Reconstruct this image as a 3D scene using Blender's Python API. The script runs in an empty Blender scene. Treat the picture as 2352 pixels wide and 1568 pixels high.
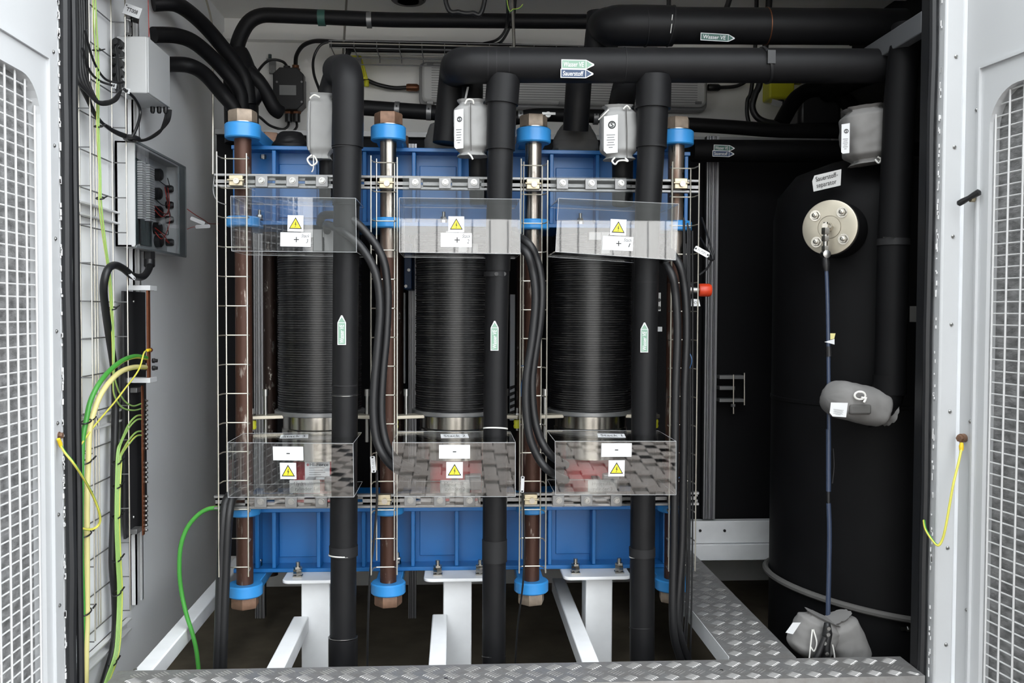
import bpy, math, random
from math import sin, cos, pi, radians, atan, sqrt
from mathutils import Vector as V, Matrix, noise
random.seed(7)
SC = bpy.context.scene
COL = SC.collection
# ------------------------------------------------------------------ camera
FPX = 2150.0
CAM = V((0.0, -2.5, 1.0))
YAW, PITCH, ROLL = atan(131 / FPX), atan(69 / FPX), radians(0.25)
ROT = Matrix.Rotation(-YAW, 3, 'Z') @ Matrix.Rotation(pi / 2 - PITCH, 3, 'X') @ Matrix.Rotation(ROLL, 3, 'Z')
cam_d = bpy.data.cameras.new('camera')
cam_d.sensor_width = 36.0
cam_d.lens = 36.0 * FPX / 2352.0
cam_d.clip_start = 0.05
cam = bpy.data.objects.new('camera', cam_d)
cam.matrix_world = Matrix.Translation(CAM) @ ROT.to_4x4()
COL.objects.link(cam)
SC.camera = cam
# ------------------------------------------------------------------ world and exposure
W = bpy.data.worlds.new('overcast_sky')
SC.world = W
W.use_nodes = True
bg = W.node_tree.nodes['Background']
bg.inputs[0].default_value = (0.93, 0.97, 1.0, 1)
bg.inputs[1].default_value = 0.95
sun_d = bpy.data.lights.new('sun', 'SUN'); sun_d.energy = 5.0; sun_d.angle = radians(3); sun_d.color = (1.0, 0.97, 0.92)
sun = bpy.data.objects.new('sun', sun_d); sun.rotation_euler = (radians(-52), 0, radians(-44)); sun.location = (0, 6, 8); COL.objects.link(sun)
SC.view_settings.view_transform = 'Standard'
SC.view_settings.look = 'None'
SC.view_settings.exposure = 2.5
SC.view_settings.gamma = 1.0
SC.view_settings.use_curve_mapping = False
try:
    SC.cycles.max_bounces = 10
    SC.cycles.diffuse_bounces = 5
    SC.cycles.transparent_max_bounces = 24
    SC.cycles.caustics_reflective = False
    SC.cycles.caustics_refractive = False
    SC.cycles.use_denoising = True
except Exception:
    pass

# ------------------------------------------------------------------ measuring: photo point -> place
def ray(px, py):
    return ROT @ V(((px - 1176.0) / FPX, -(py - 784.0) / FPX, -1.0))
def P(px, py, Y):                       # on the upright plane at depth Y
    d = ray(px, py); return CAM + d * ((Y - CAM.y) / d.y)
def PX(px, py, X):                      # on a side wall plane
    d = ray(px, py); return CAM + d * ((X - CAM.x) / d.x)
def PZ(px, py, z):                      # on a level plane
    d = ray(px, py); return CAM + d * ((z - CAM.z) / d.z)
def M(npx, Y):                          # length of npx pixels at depth Y
    return npx * (Y + 2.5) / FPX

# ------------------------------------------------------------------ materials
MAT = {}
def new_mat(n):
    m = bpy.data.materials.new(n); m.use_nodes = True; MAT[n] = m
    return m, m.node_tree, m.node_tree.nodes['Principled BSDF']
def N(nt, t, **k):
    n = nt.nodes.new(t)
    for a, b in k.items():
        if a.startswith('_'): n.inputs[int(a[1:])].default_value = b
        else: setattr(n, a, b)
    return n
def mat(n, c, rough=0.5, metal=0.0, var=0.0, scale=8.0, bump=0.0, bscale=60.0, spec=0.5, coat=0.0, stretch=None):
    m, nt, b = new_mat(n)
    b.inputs['Roughness'].default_value = rough
    b.inputs['Metallic'].default_value = metal
    b.inputs['Specular IOR Level'].default_value = spec
    b.inputs['Coat Weight'].default_value = coat
    c = tuple(c) + (1,)
    b.inputs['Base Color'].default_value = c
    tc = N(nt, 'ShaderNodeTexCoord'); src = tc.outputs['Object']
    if stretch:
        mp = N(nt, 'ShaderNodeMapping'); mp.inputs['Scale'].default_value = stretch
        nt.links.new(src, mp.inputs[0]); src = mp.outputs[0]
    if var:
        no = N(nt, 'ShaderNodeTexNoise'); no.inputs['Scale'].default_value = scale; no.inputs['Detail'].default_value = 5
        nt.links.new(src, no.inputs['Vector'])
        rp = N(nt, 'ShaderNodeValToRGB')
        rp.color_ramp.elements[0].position = 0.3; rp.color_ramp.elements[1].position = 0.7
        rp.color_ramp.elements[0].color = tuple(x * (1 - var) for x in c[:3]) + (1,)
        rp.color_ramp.elements[1].color = tuple(min(1, x * (1 + var)) for x in c[:3]) + (1,)
        nt.links.new(no.outputs[0], rp.inputs[0]); nt.links.new(rp.outputs[0], b.inputs['Base Color'])
    if bump:
        n2 = N(nt, 'ShaderNodeTexNoise'); n2.inputs['Scale'].default_value = bscale; n2.inputs['Detail'].default_value = 4
        nt.links.new(src, n2.inputs['Vector'])
        bp = N(nt, 'ShaderNodeBump'); bp.inputs['Strength'].default_value = bump; bp.inputs['Distance'].default_value = 0.002
        nt.links.new(n2.outputs[0], bp.inputs['Height']); nt.links.new(bp.outputs[0], b.inputs['Normal'])
    return m
def two_tone(n, c1, c2, scale, lo, hi, r1, r2, m1, m2, stretch=(1, 1, 1), bump=0.15):
    m, nt, b = new_mat(n)
    tc = N(nt, 'ShaderNodeTexCoord'); mp = N(nt, 'ShaderNodeMapping'); mp.inputs['Scale'].default_value = stretch
    no = N(nt, 'ShaderNodeTexNoise'); no.inputs['Scale'].default_value = scale; no.inputs['Detail'].default_value = 8; no.inputs['Roughness'].default_value = 0.65
    nt.links.new(tc.outputs['Object'], mp.inputs[0]); nt.links.new(mp.outputs[0], no.inputs['Vector'])
    rp = N(nt, 'ShaderNodeValToRGB'); rp.color_ramp.elements[0].position = lo; rp.color_ramp.elements[1].position = hi
    nt.links.new(no.outputs[0], rp.inputs[0])
    mx = N(nt, 'ShaderNodeMix', data_type='RGBA'); mx.inputs['A'].default_value = tuple(c1) + (1,); mx.inputs['B'].default_value = tuple(c2) + (1,)
    nt.links.new(rp.outputs[0], mx.inputs['Factor']); nt.links.new(mx.outputs['Result'], b.inputs['Base Color'])
    for nm, a, z in (('Roughness', r1, r2), ('Metallic', m1, m2)):
        mr = N(nt, 'ShaderNodeMapRange'); mr.inputs['To Min'].default_value = a; mr.inputs['To Max'].default_value = z
        nt.links.new(rp.outputs[0], mr.inputs['Value']); nt.links.new(mr.outputs[0], b.inputs[nm])
    bp = N(nt, 'ShaderNodeBump'); bp.inputs['Strength'].default_value = bump; bp.inputs['Distance'].default_value = 0.002
    nt.links.new(no.outputs[0], bp.inputs['Height']); nt.links.new(bp.outputs[0], b.inputs['Normal'])
    return m
def acrylic(n, ior, tint):
    m, nt, b = new_mat(n)
    nt.nodes.remove(b)
    out = [x for x in nt.nodes if x.type == 'OUTPUT_MATERIAL'][0]
    lw = N(nt, 'ShaderNodeLayerWeight'); lw.inputs['Blend'].default_value = 0.5
    pw = N(nt, 'ShaderNodeMath', operation='POWER'); pw.inputs[1].default_value = 5.0
    fr = N(nt, 'ShaderNodeMapRange'); fr.inputs['To Min'].default_value = ((ior - 1) / (ior + 1)) ** 2; fr.inputs['To Max'].default_value = 0.6
    nt.links.new(lw.outputs['Facing'], pw.inputs[0]); nt.links.new(pw.outputs[0], fr.inputs['Value'])
    tr = N(nt, 'ShaderNodeBsdfTransparent'); tr.inputs[0].default_value = tuple(tint) + (1,)
    gl = N(nt, 'ShaderNodeBsdfGlossy'); gl.inputs['Roughness'].default_value = 0.015
    tc = N(nt, 'ShaderNodeTexCoord'); no = N(nt, 'ShaderNodeTexNoise'); no.inputs['Scale'].default_value = 5.0; no.inputs['Detail'].default_value = 1
    bp = N(nt, 'ShaderNodeBump'); bp.inputs['Strength'].default_value = 0.022; bp.inputs['Distance'].default_value = 0.003
    nt.links.new(tc.outputs['Object'], no.inputs['Vector']); nt.links.new(no.outputs[0], bp.inputs['Height']); nt.links.new(bp.outputs[0], gl.inputs['Normal'])
    mx = N(nt, 'ShaderNodeMixShader')
    nt.links.new(fr.outputs[0], mx.inputs[0]); nt.links.new(tr.outputs[0], mx.inputs[1]); nt.links.new(gl.outputs[0], mx.inputs[2])
    nt.links.new(mx.outputs[0], out.inputs['Surface'])
    return m

mat('white_door', (0.54, 0.55, 0.56), 0.42, var=0.03, scale=3, spec=0.4)
mat('white_wall', (0.90, 0.91, 0.92), 0.5, var=0.03, scale=2, spec=0.3)
mat('back_wall', (0.93, 0.92, 0.89), 0.55, var=0.05, scale=2, spec=0.3)
mat('white_steel', (0.82, 0.83, 0.84), 0.4, var=0.05, scale=12, spec=0.4)
mat('white_wire', (0.62, 0.62, 0.62), 0.4)
mat('filter_mat', (0.22, 0.22, 0.22), 0.95, var=0.45, scale=26, bump=1.0, bscale=120, stretch=(1, 1, 2.2))
mat('gasket', (0.009, 0.0095, 0.011), 0.5, bump=0.3, bscale=30)
mat('chip_paint', (0.7, 0.7, 0.7), 0.6)
mat('foam', (0.0075, 0.0075, 0.0083), 0.5, var=0.12, scale=20, bump=0.12, bscale=50, spec=0.22)
mat('foam_tape', (0.013, 0.013, 0.014), 0.6, spec=0.3)
mat('rubber', (0.009, 0.009, 0.010), 0.45, bump=0.1, spec=0.5)
mat('black_plastic', (0.012, 0.012, 0.013), 0.4)
mat('stack_black', (0.008, 0.008, 0.009), 0.33, spec=0.5)
mat('tank_black', (0.0045, 0.0045, 0.005), 0.6, var=0.15, scale=9, bump=0.1, bscale=18, spec=0.12)
mat('dark_panel', (0.006, 0.006, 0.007), 0.7, spec=0.15)
mat('pit_floor', (0.10, 0.082, 0.056), 0.85, var=0.35, scale=6)
mat('blue_paint', (0.007, 0.125, 0.37), 0.35, var=0.06, scale=7, spec=0.5)
mat('light_blue', (0.035, 0.25, 0.60), 0.35, var=0.06, scale=7, spec=0.5)
mat('deep_blue', (0.01, 0.06, 0.18), 0.4)
two_tone('rust_rod', (0.065, 0.028, 0.018), (0.50, 0.45, 0.40), 34, 0.56, 0.70, 0.5, 0.25, 0.45, 1.0, (1, 1, 0.22), 0.5)
two_tone('dark_rod', (0.030, 0.016, 0.012), (0.45, 0.42, 0.38), 60, 0.60, 0.70, 0.5, 0.25, 0.5, 1.0, (1, 1, 0.4), 0.5)
two_tone('steel_rod', (0.17, 0.10, 0.07), (0.30, 0.28, 0.25), 7, 0.36, 0.56, 0.5, 0.25, 0.6, 1.0, (3, 3, 0.4), 0.2)
mat('rust_nut', (0.20, 0.115, 0.075), 0.55, metal=0.35, var=0.25, scale=40, bump=0.3)
mat('tan_nut', (0.27, 0.215, 0.165), 0.5, metal=0.35, var=0.2, scale=40, bump=0.3)
mat('steel', (0.33, 0.33, 0.32), 0.3, metal=1.0)
mat('bright_wire', (0.60, 0.57, 0.49), 0.3, metal=0.85)
mat('bright_steel', (0.42, 0.40, 0.36), 0.22, metal=1.0)
mat('zinc', (0.25, 0.25, 0.25), 0.42, metal=0.7, var=0.08, scale=15)
mat('zinc_grey', (0.24, 0.24, 0.24), 0.45, metal=0.5)
mat('brass_zinc', (0.46, 0.40, 0.28), 0.36, metal=0.8, var=0.08, scale=30)
mat('flange_steel', (0.47, 0.43, 0.35), 0.4, metal=0.65, var=0.1, scale=14)
mat('alu', (0.33, 0.33, 0.34), 0.35, metal=0.6)
mat('alu_bright', (0.72, 0.72, 0.72), 0.4, metal=0.2)
mat('dark_alu', (0.15, 0.155, 0.165), 0.5, metal=0.4)
two_tone('checker', (0.25, 0.24, 0.23), (0.36, 0.36, 0.36), 14, 0.35, 0.65, 0.55, 0.42, 0.55, 0.7, (1, 1, 1), 0.1)
mat('tread_bar', (0.48, 0.47, 0.46), 0.35, metal=0.7)
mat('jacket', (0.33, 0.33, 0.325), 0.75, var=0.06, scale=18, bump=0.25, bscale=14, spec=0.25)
mat('jacket_shaded', (0.20, 0.195, 0.19), 0.8, var=0.08, scale=14, bump=0.25, bscale=14, spec=0.2)  # jacket cloth with the right bay's shade put into its colour
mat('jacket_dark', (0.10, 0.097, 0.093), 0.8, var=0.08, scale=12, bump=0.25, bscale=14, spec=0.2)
mat('cord_white', (0.75, 0.74, 0.70), 0.7)
mat('label_white', (0.66, 0.67, 0.68), 0.5)
mat('label_dim', (0.55, 0.55, 0.54), 0.5)
mat('ink', (0.01, 0.01, 0.01), 0.6)
mat('ink_grey', (0.12, 0.12, 0.12), 0.6)
mat('sticker_yellow', (0.80, 0.68, 0.03), 0.5)
mat('marker_green', (0.20, 0.33, 0.25), 0.5)
mat('marker_dark', (0.03, 0.10, 0.08), 0.5)
mat('marker_blue', (0.015, 0.04, 0.10), 0.5)
mat('red_paint', (0.42, 0.018, 0.025), 0.4)
mat('orange_red', (0.58, 0.045, 0.01), 0.35)
mat('wire_red', (0.45, 0.03, 0.02), 0.5)
mat('cable_green', (0.06, 0.30, 0.045), 0.4)
mat('cable_yellow', (0.66, 0.62, 0.10), 0.4)
mat('cable_lime', (0.30, 0.50, 0.14), 0.4)
mat('cable_pale', (0.66, 0.60, 0.26), 0.4)
mat('lug_yellow', (0.80, 0.55, 0.02), 0.4)
mat('copper_bar', (0.17, 0.055, 0.022), 0.5, metal=0.4, var=0.15, scale=20)
mat('panel_dark', (0.022, 0.022, 0.024), 0.5, var=0.1, scale=10)
mat('box_grey', (0.60, 0.61, 0.61), 0.5)
mat('box_inner', (0.35, 0.36, 0.37), 0.5)
mat('pcb', (0.05, 0.075, 0.075), 0.5)
mat('detector_yellow', (0.62, 0.60, 0.02), 0.45)
mat('lamp_grey', (0.28, 0.28, 0.28), 0.4)
mat('lamp_diffuser', (0.62, 0.62, 0.61), 0.35)
mat('blue_hose', (0.035, 0.05, 0.09), 0.3, spec=0.6)
mat('blue_wire', (0.04, 0.11, 0.25), 0.4)
mat('spring_yellow', (0.55, 0.55, 0.03), 0.4)
mat('brown_brass', (0.16, 0.06, 0.025), 0.4, metal=0.5)
mat('paver_stone', (0.15, 0.137, 0.13), 0.85, var=0.18, scale=9, bump=0.3)
mat('joint_sand', (0.05, 0.045, 0.04), 0.95)
mat('facade_white', (0.58, 0.58, 0.58), 0.5)
mat('facade_dark', (0.05, 0.055, 0.055), 0.8)
mat('edge_highlight', (0.42, 0.43, 0.44), 0.25)
mat('plate_edge', (0.075, 0.072, 0.068), 0.35)
mat('lid_grey', (0.16, 0.18, 0.19), 0.3)
acrylic('acrylic', 1.8, (0.97, 0.975, 0.975))
acrylic('lid_clear', 1.35, (0.95, 0.96, 0.97))

# ------------------------------------------------------------------ mesh builder
def spline(pts, n=8):
    pts = [V(p) for p in pts]
    if len(pts) < 3: return pts
    out = []
    for i in range(len(pts) - 1):
        p0 = pts[max(0, i - 1)]; p1 = pts[i]; p2 = pts[i + 1]; p3 = pts[min(len(pts) - 1, i + 2)]
        for k in range(n):
            t = k / n
            out.append(0.5 * ((2 * p1) + (p2 - p0) * t + (2 * p0 - 5 * p1 + 4 * p2 - p3) * t * t + (3 * p1 - p0 - 3 * p2 + p3) * t ** 3))
    out.append(pts[-1])
    return out
class MB:
    def __init__(s): s.v = []; s.f = []; s.m = []
    def add(s, vs, fs, mi=0):
        o = len(s.v); s.v += [V(x) for x in vs]
        for k, q in enumerate(fs):
            s.f.append(tuple(o + i for i in q)); s.m.append(mi[k] if isinstance(mi, list) else mi)
        return s
    def hexa(s, a, mi=0):               # eight corners: 0-3 one face, 4-7 the opposite face
        return s.add(a, [(0, 3, 2, 1), (4, 5, 6, 7), (0, 1, 5, 4), (1, 2, 6, 5), (2, 3, 7, 6), (3, 0, 4, 7)], mi)
    def box(s, lo, hi, mi=0):
        x0, y0, z0 = [min(a, b) for a, b in zip(lo, hi)]; x1, y1, z1 = [max(a, b) for a, b in zip(lo, hi)]
        return s.hexa([(x0, y0, z0), (x1, y0, z0), (x1, y1, z0), (x0, y1, z0), (x0, y0, z1), (x1, y0, z1), (x1, y1, z1), (x0, y1, z1)], mi)
    def cbox(s, c, sx, sy, sz): return s.box((c[0] - sx / 2, c[1] - sy / 2, c[2] - sz / 2), (c[0] + sx / 2, c[1] + sy / 2, c[2] + sz / 2))
    def bar(s, p, q, w, h, up=(0, 0, 1)):
        p, q, up = V(p), V(q), V(up); d = (q - p).normalized(); r = d.cross(up)
        if r.length < 1e-5: r = d.cross(V((1, 0, 0)))
        r.normalize(); u = r.cross(d); r = r * w / 2; u = u * h / 2
        return s.hexa([p - r - u, p + r - u, p + r + u, p - r + u, q - r - u, q + r - u, q + r + u, q - r + u])
    def tube(s, path, r, n=10, caps=True, stripe=None, closed=False):
        path = [V(p) for p in path]; k = len(path)
        rs = r if isinstance(r, (list, tuple)) else [r] * k
        t0 = (path[1] - path[0]).normalized()
        a = V((0, 0, 1)) if abs(t0.z) < 0.9 else V((1, 0, 0))
        u = t0.cross(a).normalized(); vs = []; pt = t0
        for i in range(k):
            if closed: t = (path[(i + 1) % k] - path[i - 1]).normalized()
            else: t = (path[min(k - 1, i + 1)] - path[max(0, i - 1)]).normalized()
            if t.length < 1e-6: t = pt
            u = (u - t * u.dot(t))
            u = u.normalized() if u.length > 1e-6 else t.cross(a).normalized()
            w = t.cross(u); pt = t
            for j in range(n):
                an = 2 * pi * j / n
                vs.append(path[i] + (u * cos(an) + w * sin(an)) * rs[i])
        fs = []; ms = []
        for i in range(k if closed else k - 1):
            i2 = (i + 1) % k
            for j in range(n):
                fs.append((i * n + j, i * n + (j + 1) % n, i2 * n + (j + 1) % n, i2 * n + j))
                ms.append(0 if stripe is None else (1 if ((j + stripe) % n) < n * 0.42 else 0))
        if caps and not closed:
            fs.append(tuple(range(n - 1, -1, -1))); fs.append(tuple((k - 1) * n + j for j in range(n))); ms += [0, 0]
        return s.add(vs, fs, ms)
    def cyl(s, p, q, r, n=16): return s.tube([p, q], r, n)
    def lathe(s, prof, c, ax=(0, 0, 1), n=32, phase=0.0, caps=True):   # prof: (radius, height along ax)
        ax = V(ax).normalized(); a = V((1, 0, 0)) if abs(ax.x) < 0.9 else V((0, 1, 0))
        u = (a - ax * a.dot(ax)).normalized(); w = ax.cross(u); c = V(c); vs = []; fs = []
        for r, h in prof:
            for j in range(n):
                an = 2 * pi * j / n + phase
                vs.append(c + ax * h + (u * cos(an) + w * sin(an)) * r)
        k = len(prof)
        for i in range(k - 1):
            for j in range(n):
                fs.append((i * n + j, i * n + (j + 1) % n, (i + 1) * n + (j + 1) % n, (i + 1) * n + j))
        if caps:
            fs.append(tuple(range(n - 1, -1, -1))); fs.append(tuple((k - 1) * n + j for j in range(n)))
        return s.add(vs, fs)
    def hexnut(s, c, ax, r, h, phase=0.0):
        return s.lathe([(r * 0.93, 0), (r, h * 0.12), (r, h * 0.88), (r * 0.93, h)], c, ax, 6, phase)
    def prism(s, poly, o, u, v, n, t):  # flat outline with thickness t along n
        o, u, v, n = V(o), V(u), V(v), V(n); k = len(poly)
        vs = [o + u * x + v * y for x, y in poly] + [o + u * x + v * y + n * t for x, y in poly]
        fs = [tuple(range(k - 1, -1, -1)), tuple(range(k, 2 * k))] + [(i, (i + 1) % k, k + (i + 1) % k, k + i) for i in range(k)]
        return s.add(vs, fs)
def wloc(o):
    l = V((0, 0, 0))
    while o is not None: l = l + o.location; o = o.parent
    return l
def build(mb, name, mats, parent=None, smooth=True, bevel=0.0, origin=None):
    me = bpy.data.meshes.new(name)
    if parent is None:
        xs = [p.x for p in mb.v]; ys = [p.y for p in mb.v]; zs = [p.z for p in mb.v]
        loc = V(((min(xs) + max(xs)) / 2, (min(ys) + max(ys)) / 2, min(zs)))
        off = loc
    else:
        loc = V((0, 0, 0)); off = wloc(parent)
    me.from_pydata([tuple(p - off) for p in mb.v], [], mb.f)
    for x in (mats if isinstance(mats, (list, tuple)) else [mats]): me.materials.append(MAT[x])
    me.polygons.foreach_set('material_index', mb.m)
    me.update(); me.validate()
    if smooth:
        me.polygons.foreach_set('use_smooth', [True] * len(me.polygons))
        me.set_sharp_from_angle(angle=radians(38))
    o = bpy.data.objects.new(name, me); o.location = loc; COL.objects.link(o)
    if parent is not None: o.parent = parent
    if bevel:
        b = o.modifiers.new('edge', 'BEVEL'); b.width = bevel; b.segments = 2; b.limit_method = 'ANGLE'; b.angle_limit = radians(50)
    return o
def thing(name, label, cat, loc, group=None):
    o = bpy.data.objects.new(name, None); o.empty_display_size = 0.02; o.location = V(loc); COL.objects.link(o)
    o['label'] = label; o['category'] = cat
    if group: o['group'] = group
    return o
def tag(o, label, cat, group=None):
    o['label'] = label; o['category'] = cat
    if group: o['group'] = group
    return o
def struct(o): o['kind'] = 'structure'; return o
def stuff(o): o['kind'] = 'stuff'; return o
def lab(o, l): o['label'] = l; return o
FN = (V((1, 0, 0)), V((0, 0, 1)), V((0, -1, 0)))          # art on an upright plane facing the camera side
def rotfr(deg, fr=FN):
    a = radians(deg); u, v, n = fr
    return (u * cos(a) + v * sin(a), v * cos(a) - u * sin(a), n)
def plate(poly, c, fr, t, name, m, parent, lift=0.0):
    u, v, n = fr
    return build(MB().prism(poly, V(c) + n * lift, u, v, n, t), name, m, parent, smooth=False)
def rect(w, h): return [(-w / 2, -h / 2), (w / 2, -h / 2), (w / 2, h / 2), (-w / 2, h / 2)]
def rrect(w, h, r, k=5):
    out = []
    for cx, cy, a0 in ((w / 2 - r, -h / 2 + r, -90), (w / 2 - r, h / 2 - r, 0), (-w / 2 + r, h / 2 - r, 90), (-w / 2 + r, -h / 2 + r, 180)):
        for i in range(k + 1):
            a = radians(a0 + 90 * i / k); out.append((cx + r * cos(a), cy + r * sin(a)))
    return out
_tx = {}
def text(s, c, fr, w, h, parent, m='ink', lift=0.0006, shear=0.0, bold=0.0, name='lettering'):
    key = (s, shear, bold)
    if key not in _tx:
        cu = bpy.data.curves.new('t', 'FONT'); cu.body = s; cu.align_x = 'CENTER'; cu.align_y = 'CENTER'; cu.shear = shear; cu.offset = bold; cu.resolution_u = 3; cu.space_line = 0.9
        ob = bpy.data.objects.new('t', cu); COL.objects.link(ob)
        dg = bpy.context.evaluated_depsgraph_get()
        me = bpy.data.meshes.new_from_object(ob.evaluated_get(dg))
        vs = [p.co.copy() for p in me.vertices]; fs = [tuple(q.vertices) for q in me.polygons]
        bpy.data.objects.remove(ob); bpy.data.curves.remove(cu); bpy.data.meshes.remove(me)
        _tx[key] = (vs, fs)
    vs, fs = _tx[key]
    x0 = min(p.x for p in vs); x1 = max(p.x for p in vs); y0 = min(p.y for p in vs); y1 = max(p.y for p in vs)
    u, v, n = fr; c = V(c) + n * lift
    b = MB().add([c + u * ((p.x - (x0 + x1) / 2) / (x1 - x0) * w) + v * ((p.y - (y0 + y1) / 2) / (y1 - y0) * h) for p in vs], fs)
    return build(b, name, m, parent, smooth=False)
# ------------------------------------------------------------------ the setting
XL, XR, YB, ZC, ZF = -1.10, 1.95, 2.10, 2.39, -0.35
struct(build(MB().box((XL - 0.06, 0.05, ZF - 0.05), (XL, YB + 0.06, ZC)), 'wall_left', 'white_wall'))
struct(build(MB().box((XL - 0.06, YB, ZF - 0.05), (XR + 0.06, YB + 0.06, ZC)), 'wall_back', 'back_wall'))
struct(build(MB().box((XR, 0.05, ZF - 0.05), (XR + 0.06, YB, ZC)), 'wall_right', 'dark_panel'))
struct(build(MB().box((XL - 0.06, 0.0, ZC), (XR + 0.06, YB + 0.06, ZC + 0.06)), 'ceiling', 'back_wall'))
struct(build(MB().box((XL, 0.0, ZF - 0.05), (XR, YB, ZF)), 'floor', 'pit_floor'))
struct(build(MB().box((XL - 0.2, -0.03, ZF - 0.25), (XR + 0.06, 0.0, -0.035)), 'trim_1', 'white_steel'))
struct(build(MB().box((XL - 0.2, -0.02, 2.22), (XR + 0.2, 0.06, 2.46)), 'trim_2', 'white_steel'))
struct(build(MB().box((XL, YB - 0.05, 2.285), (XR, YB, 2.315)).box((XL, YB - 0.02, 2.315), (XR, YB, ZC)), 'trim_3', 'back_wall'))
for i, y in enumerate((0.75, 1.45)):
    struct(build(MB().box((XL, y, ZC - 0.035), (XR, y + 0.05, ZC)), 'trim_%d' % (4 + i), 'back_wall'))
# front side wall beside the opening, right of the right jamb
struct(build(MB().box((1.3755, 0.0, ZF - 0.05), (XR + 0.06, 0.05, ZC)), 'wall_front', 'white_steel'))
# black partition behind the stacks with a pale top rail
par = struct(build(MB().box((-0.985, 1.46, -0.03), (1.94, 1.49, 1.73)), 'wall_partition', 'dark_panel'))
build(MB().box((-0.985, 1.43, 1.722), (1.60, 1.47, 1.742)), 'top_rail', 'zinc_grey', par)
# white sill behind the walkway
sl = struct(build(MB().box((0.72, 1.385, 0.02), (1.93, 1.43, 0.115)).box((0.72, 1.37, -0.05), (1.93, 1.43, 0.018)), 'trim_6', 'white_steel', bevel=0.003))
for x in (1608, 1664):
    c = P(x, 1218, 1.385); build(MB().cyl(c, c + V((0, -0.004, 0)), 0.006, 10), 'screw', 'black_plastic', sl)

# jambs and seals
jl = struct(build(MB().box((-1.115, 0.0, ZF), (-1.0225, 0.05, 2.28)), 'trim_7', 'white_door', bevel=0.004))
gl = MB()
for z in range(52):
    pass
zz = [ZF + 2.6 * i / 60 for i in range(61)]
def wob(z, a, s): return a * noise.noise(V((s, 0.3, z * 5)))
gl.tube([(-1.008 + wob(z, 0.003, 1), 0.012, z) for z in zz], 0.013, 8)
gl.tube([(-1.000 + wob(z, 0.002, 5), 0.045, z) for z in zz], 0.010, 8)
build(gl, 'seal', 'gasket', jl)
random.seed(3)
ch = MB()
for i in range(110):
    z = random.uniform(ZF + .3, 2.0); h = random.uniform(.003, .018)
    ch.cbox((-1.0195 + random.uniform(-.0015, .0015), 0.0, z), random.uniform(.0015, .004), 0.004, h)
stuff(build(ch, 'flaked_paint', 'chip_paint', jl, smooth=False))
jr = struct(build(MB().box((1.322, -0.02, ZF), (1.3755, 0.05, 2.28)), 'trim_8', 'white_door', bevel=0.006))
gr = MB()
gr.tube([(1.309 + wob(z, 0.003, 9), 0.02, z) for z in zz], 0.012, 8)
gr.box((1.300, 0.03, ZF), (1.322, 0.07, 2.28))
build(gr, 'seal', 'gasket', jr)
ch = MB()
for i in range(90):
    z = random.uniform(ZF + .3, 2.0); h = random.uniform(.003, .02)
    ch.cbox((1.319 + random.uniform(-.002, .002), 0.0, z), random.uniform(.0015, .0035), 0.004, h)
stuff(build(ch, 'flaked_paint', 'chip_paint', jr, smooth=False))
for y in (130, 338, 543, 745, 945, 1258, 1480):
    c = P(2196 - (y - 130) * 0.017, y, -0.02)
    build(MB().lathe([(0.0055, 0), (0.0055, 0.002), (0.003, 0.004)], c, (0, -1, 0), 12), 'screw', 'steel', jr)

# doors swung open toward the camera: white frame, rounded opening, welded wire grid, grey filter mat
def door(name, hinge, dirv, s0, ztop, length, outn, zbot=-0.30):
    d = V(dirv).normalized(); n = V(outn).normalized(); h = V(hinge)       # n points away from the opening side we see
    def q(s, z, t=0.0): return h + d * s + V((0, 0, z)) + n * t
    b = MB()
    def slab(s1, s2, z1, z2, t0=0.0, t1=0.04):
        b.hexa([q(s1, z1, t0), q(s2, z1, t0), q(s2, z2, t0), q(s1, z2, t0), q(s1, z1, t1), q(s2, z1, t1), q(s2, z2, t1), q(s1, z2, t1)])
    slab(0, s0, zbot, 2.27); slab(s0, length, ztop, 2.27); slab(length - .1, length, zbot, ztop)
    slab(s0, length - .1, zbot, zbot + .12)
    R = 0.10; cs = (s0 + R, ztop - R)
    arc = [(cs[0] - R * cos(a), cs[1] + R * sin(a)) for a in [pi / 2 * i / 8 for i in range(9)]]
    for i in range(8):
        (a1, a2), (c1, c2) = arc[i], arc[i + 1]
        b.hexa([q(s0, ztop), q(a1, a2), q(c1, c2), q(s0, ztop), q(s0, ztop, .04), q(a1, a2, .04), q(c1, c2, .04), q(s0, ztop, .04)])
    root = struct(build(b, name, 'white_door', smooth=False))
    # raised fold round the opening and edge return
    f = MB()
    f.bar(q(s0 * .62, zbot, -0.004), q(s0 * .62, ztop + .07, -0.004), 0.006, 0.008, n)
    f.bar(q(s0 * .62, ztop + .07, -0.004), q(length, ztop + .07, -0.004), 0.008, 0.006, n)
    build(f, 'fold', 'white_door', root, smooth=False)
    w = MB()
    s = s0 + 0.008
    while s < length - .1:
        zt = ztop if s > s0 + R else ztop - R + sqrt(max(0, R * R - (s0 + R - s) ** 2))
        w.tube([q(s, zbot + .12, .012), q(s, zt, .012)], 0.0028, 6); s += 0.0512
    z = zbot + .13
    while z < ztop:
        sa = s0 if z < ztop - R else s0 + R - sqrt(max(0, R * R - (z - ztop + R) ** 2))
        w.tube([q(sa, z, .016), q(length - .1, z, .016)], 0.0022, 6); z += 0.0300
    stuff(build(w, 'wire_grid', 'white_wire', root))
    build(MB().hexa([q(s0 - .005, zbot + .11, .03), q(length - .09, zbot + .11, .03), q(length - .09, ztop, .03), q(s0 - .005, ztop, .03),
                     q(s0 - .005, zbot + .11, .05), q(length - .09, zbot + .11, .05), q(length - .09, ztop, .05), q(s0 - .005, ztop, .05)]), 'filter_mat', 'filter_mat', root, smooth=False)
    return root, q
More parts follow.
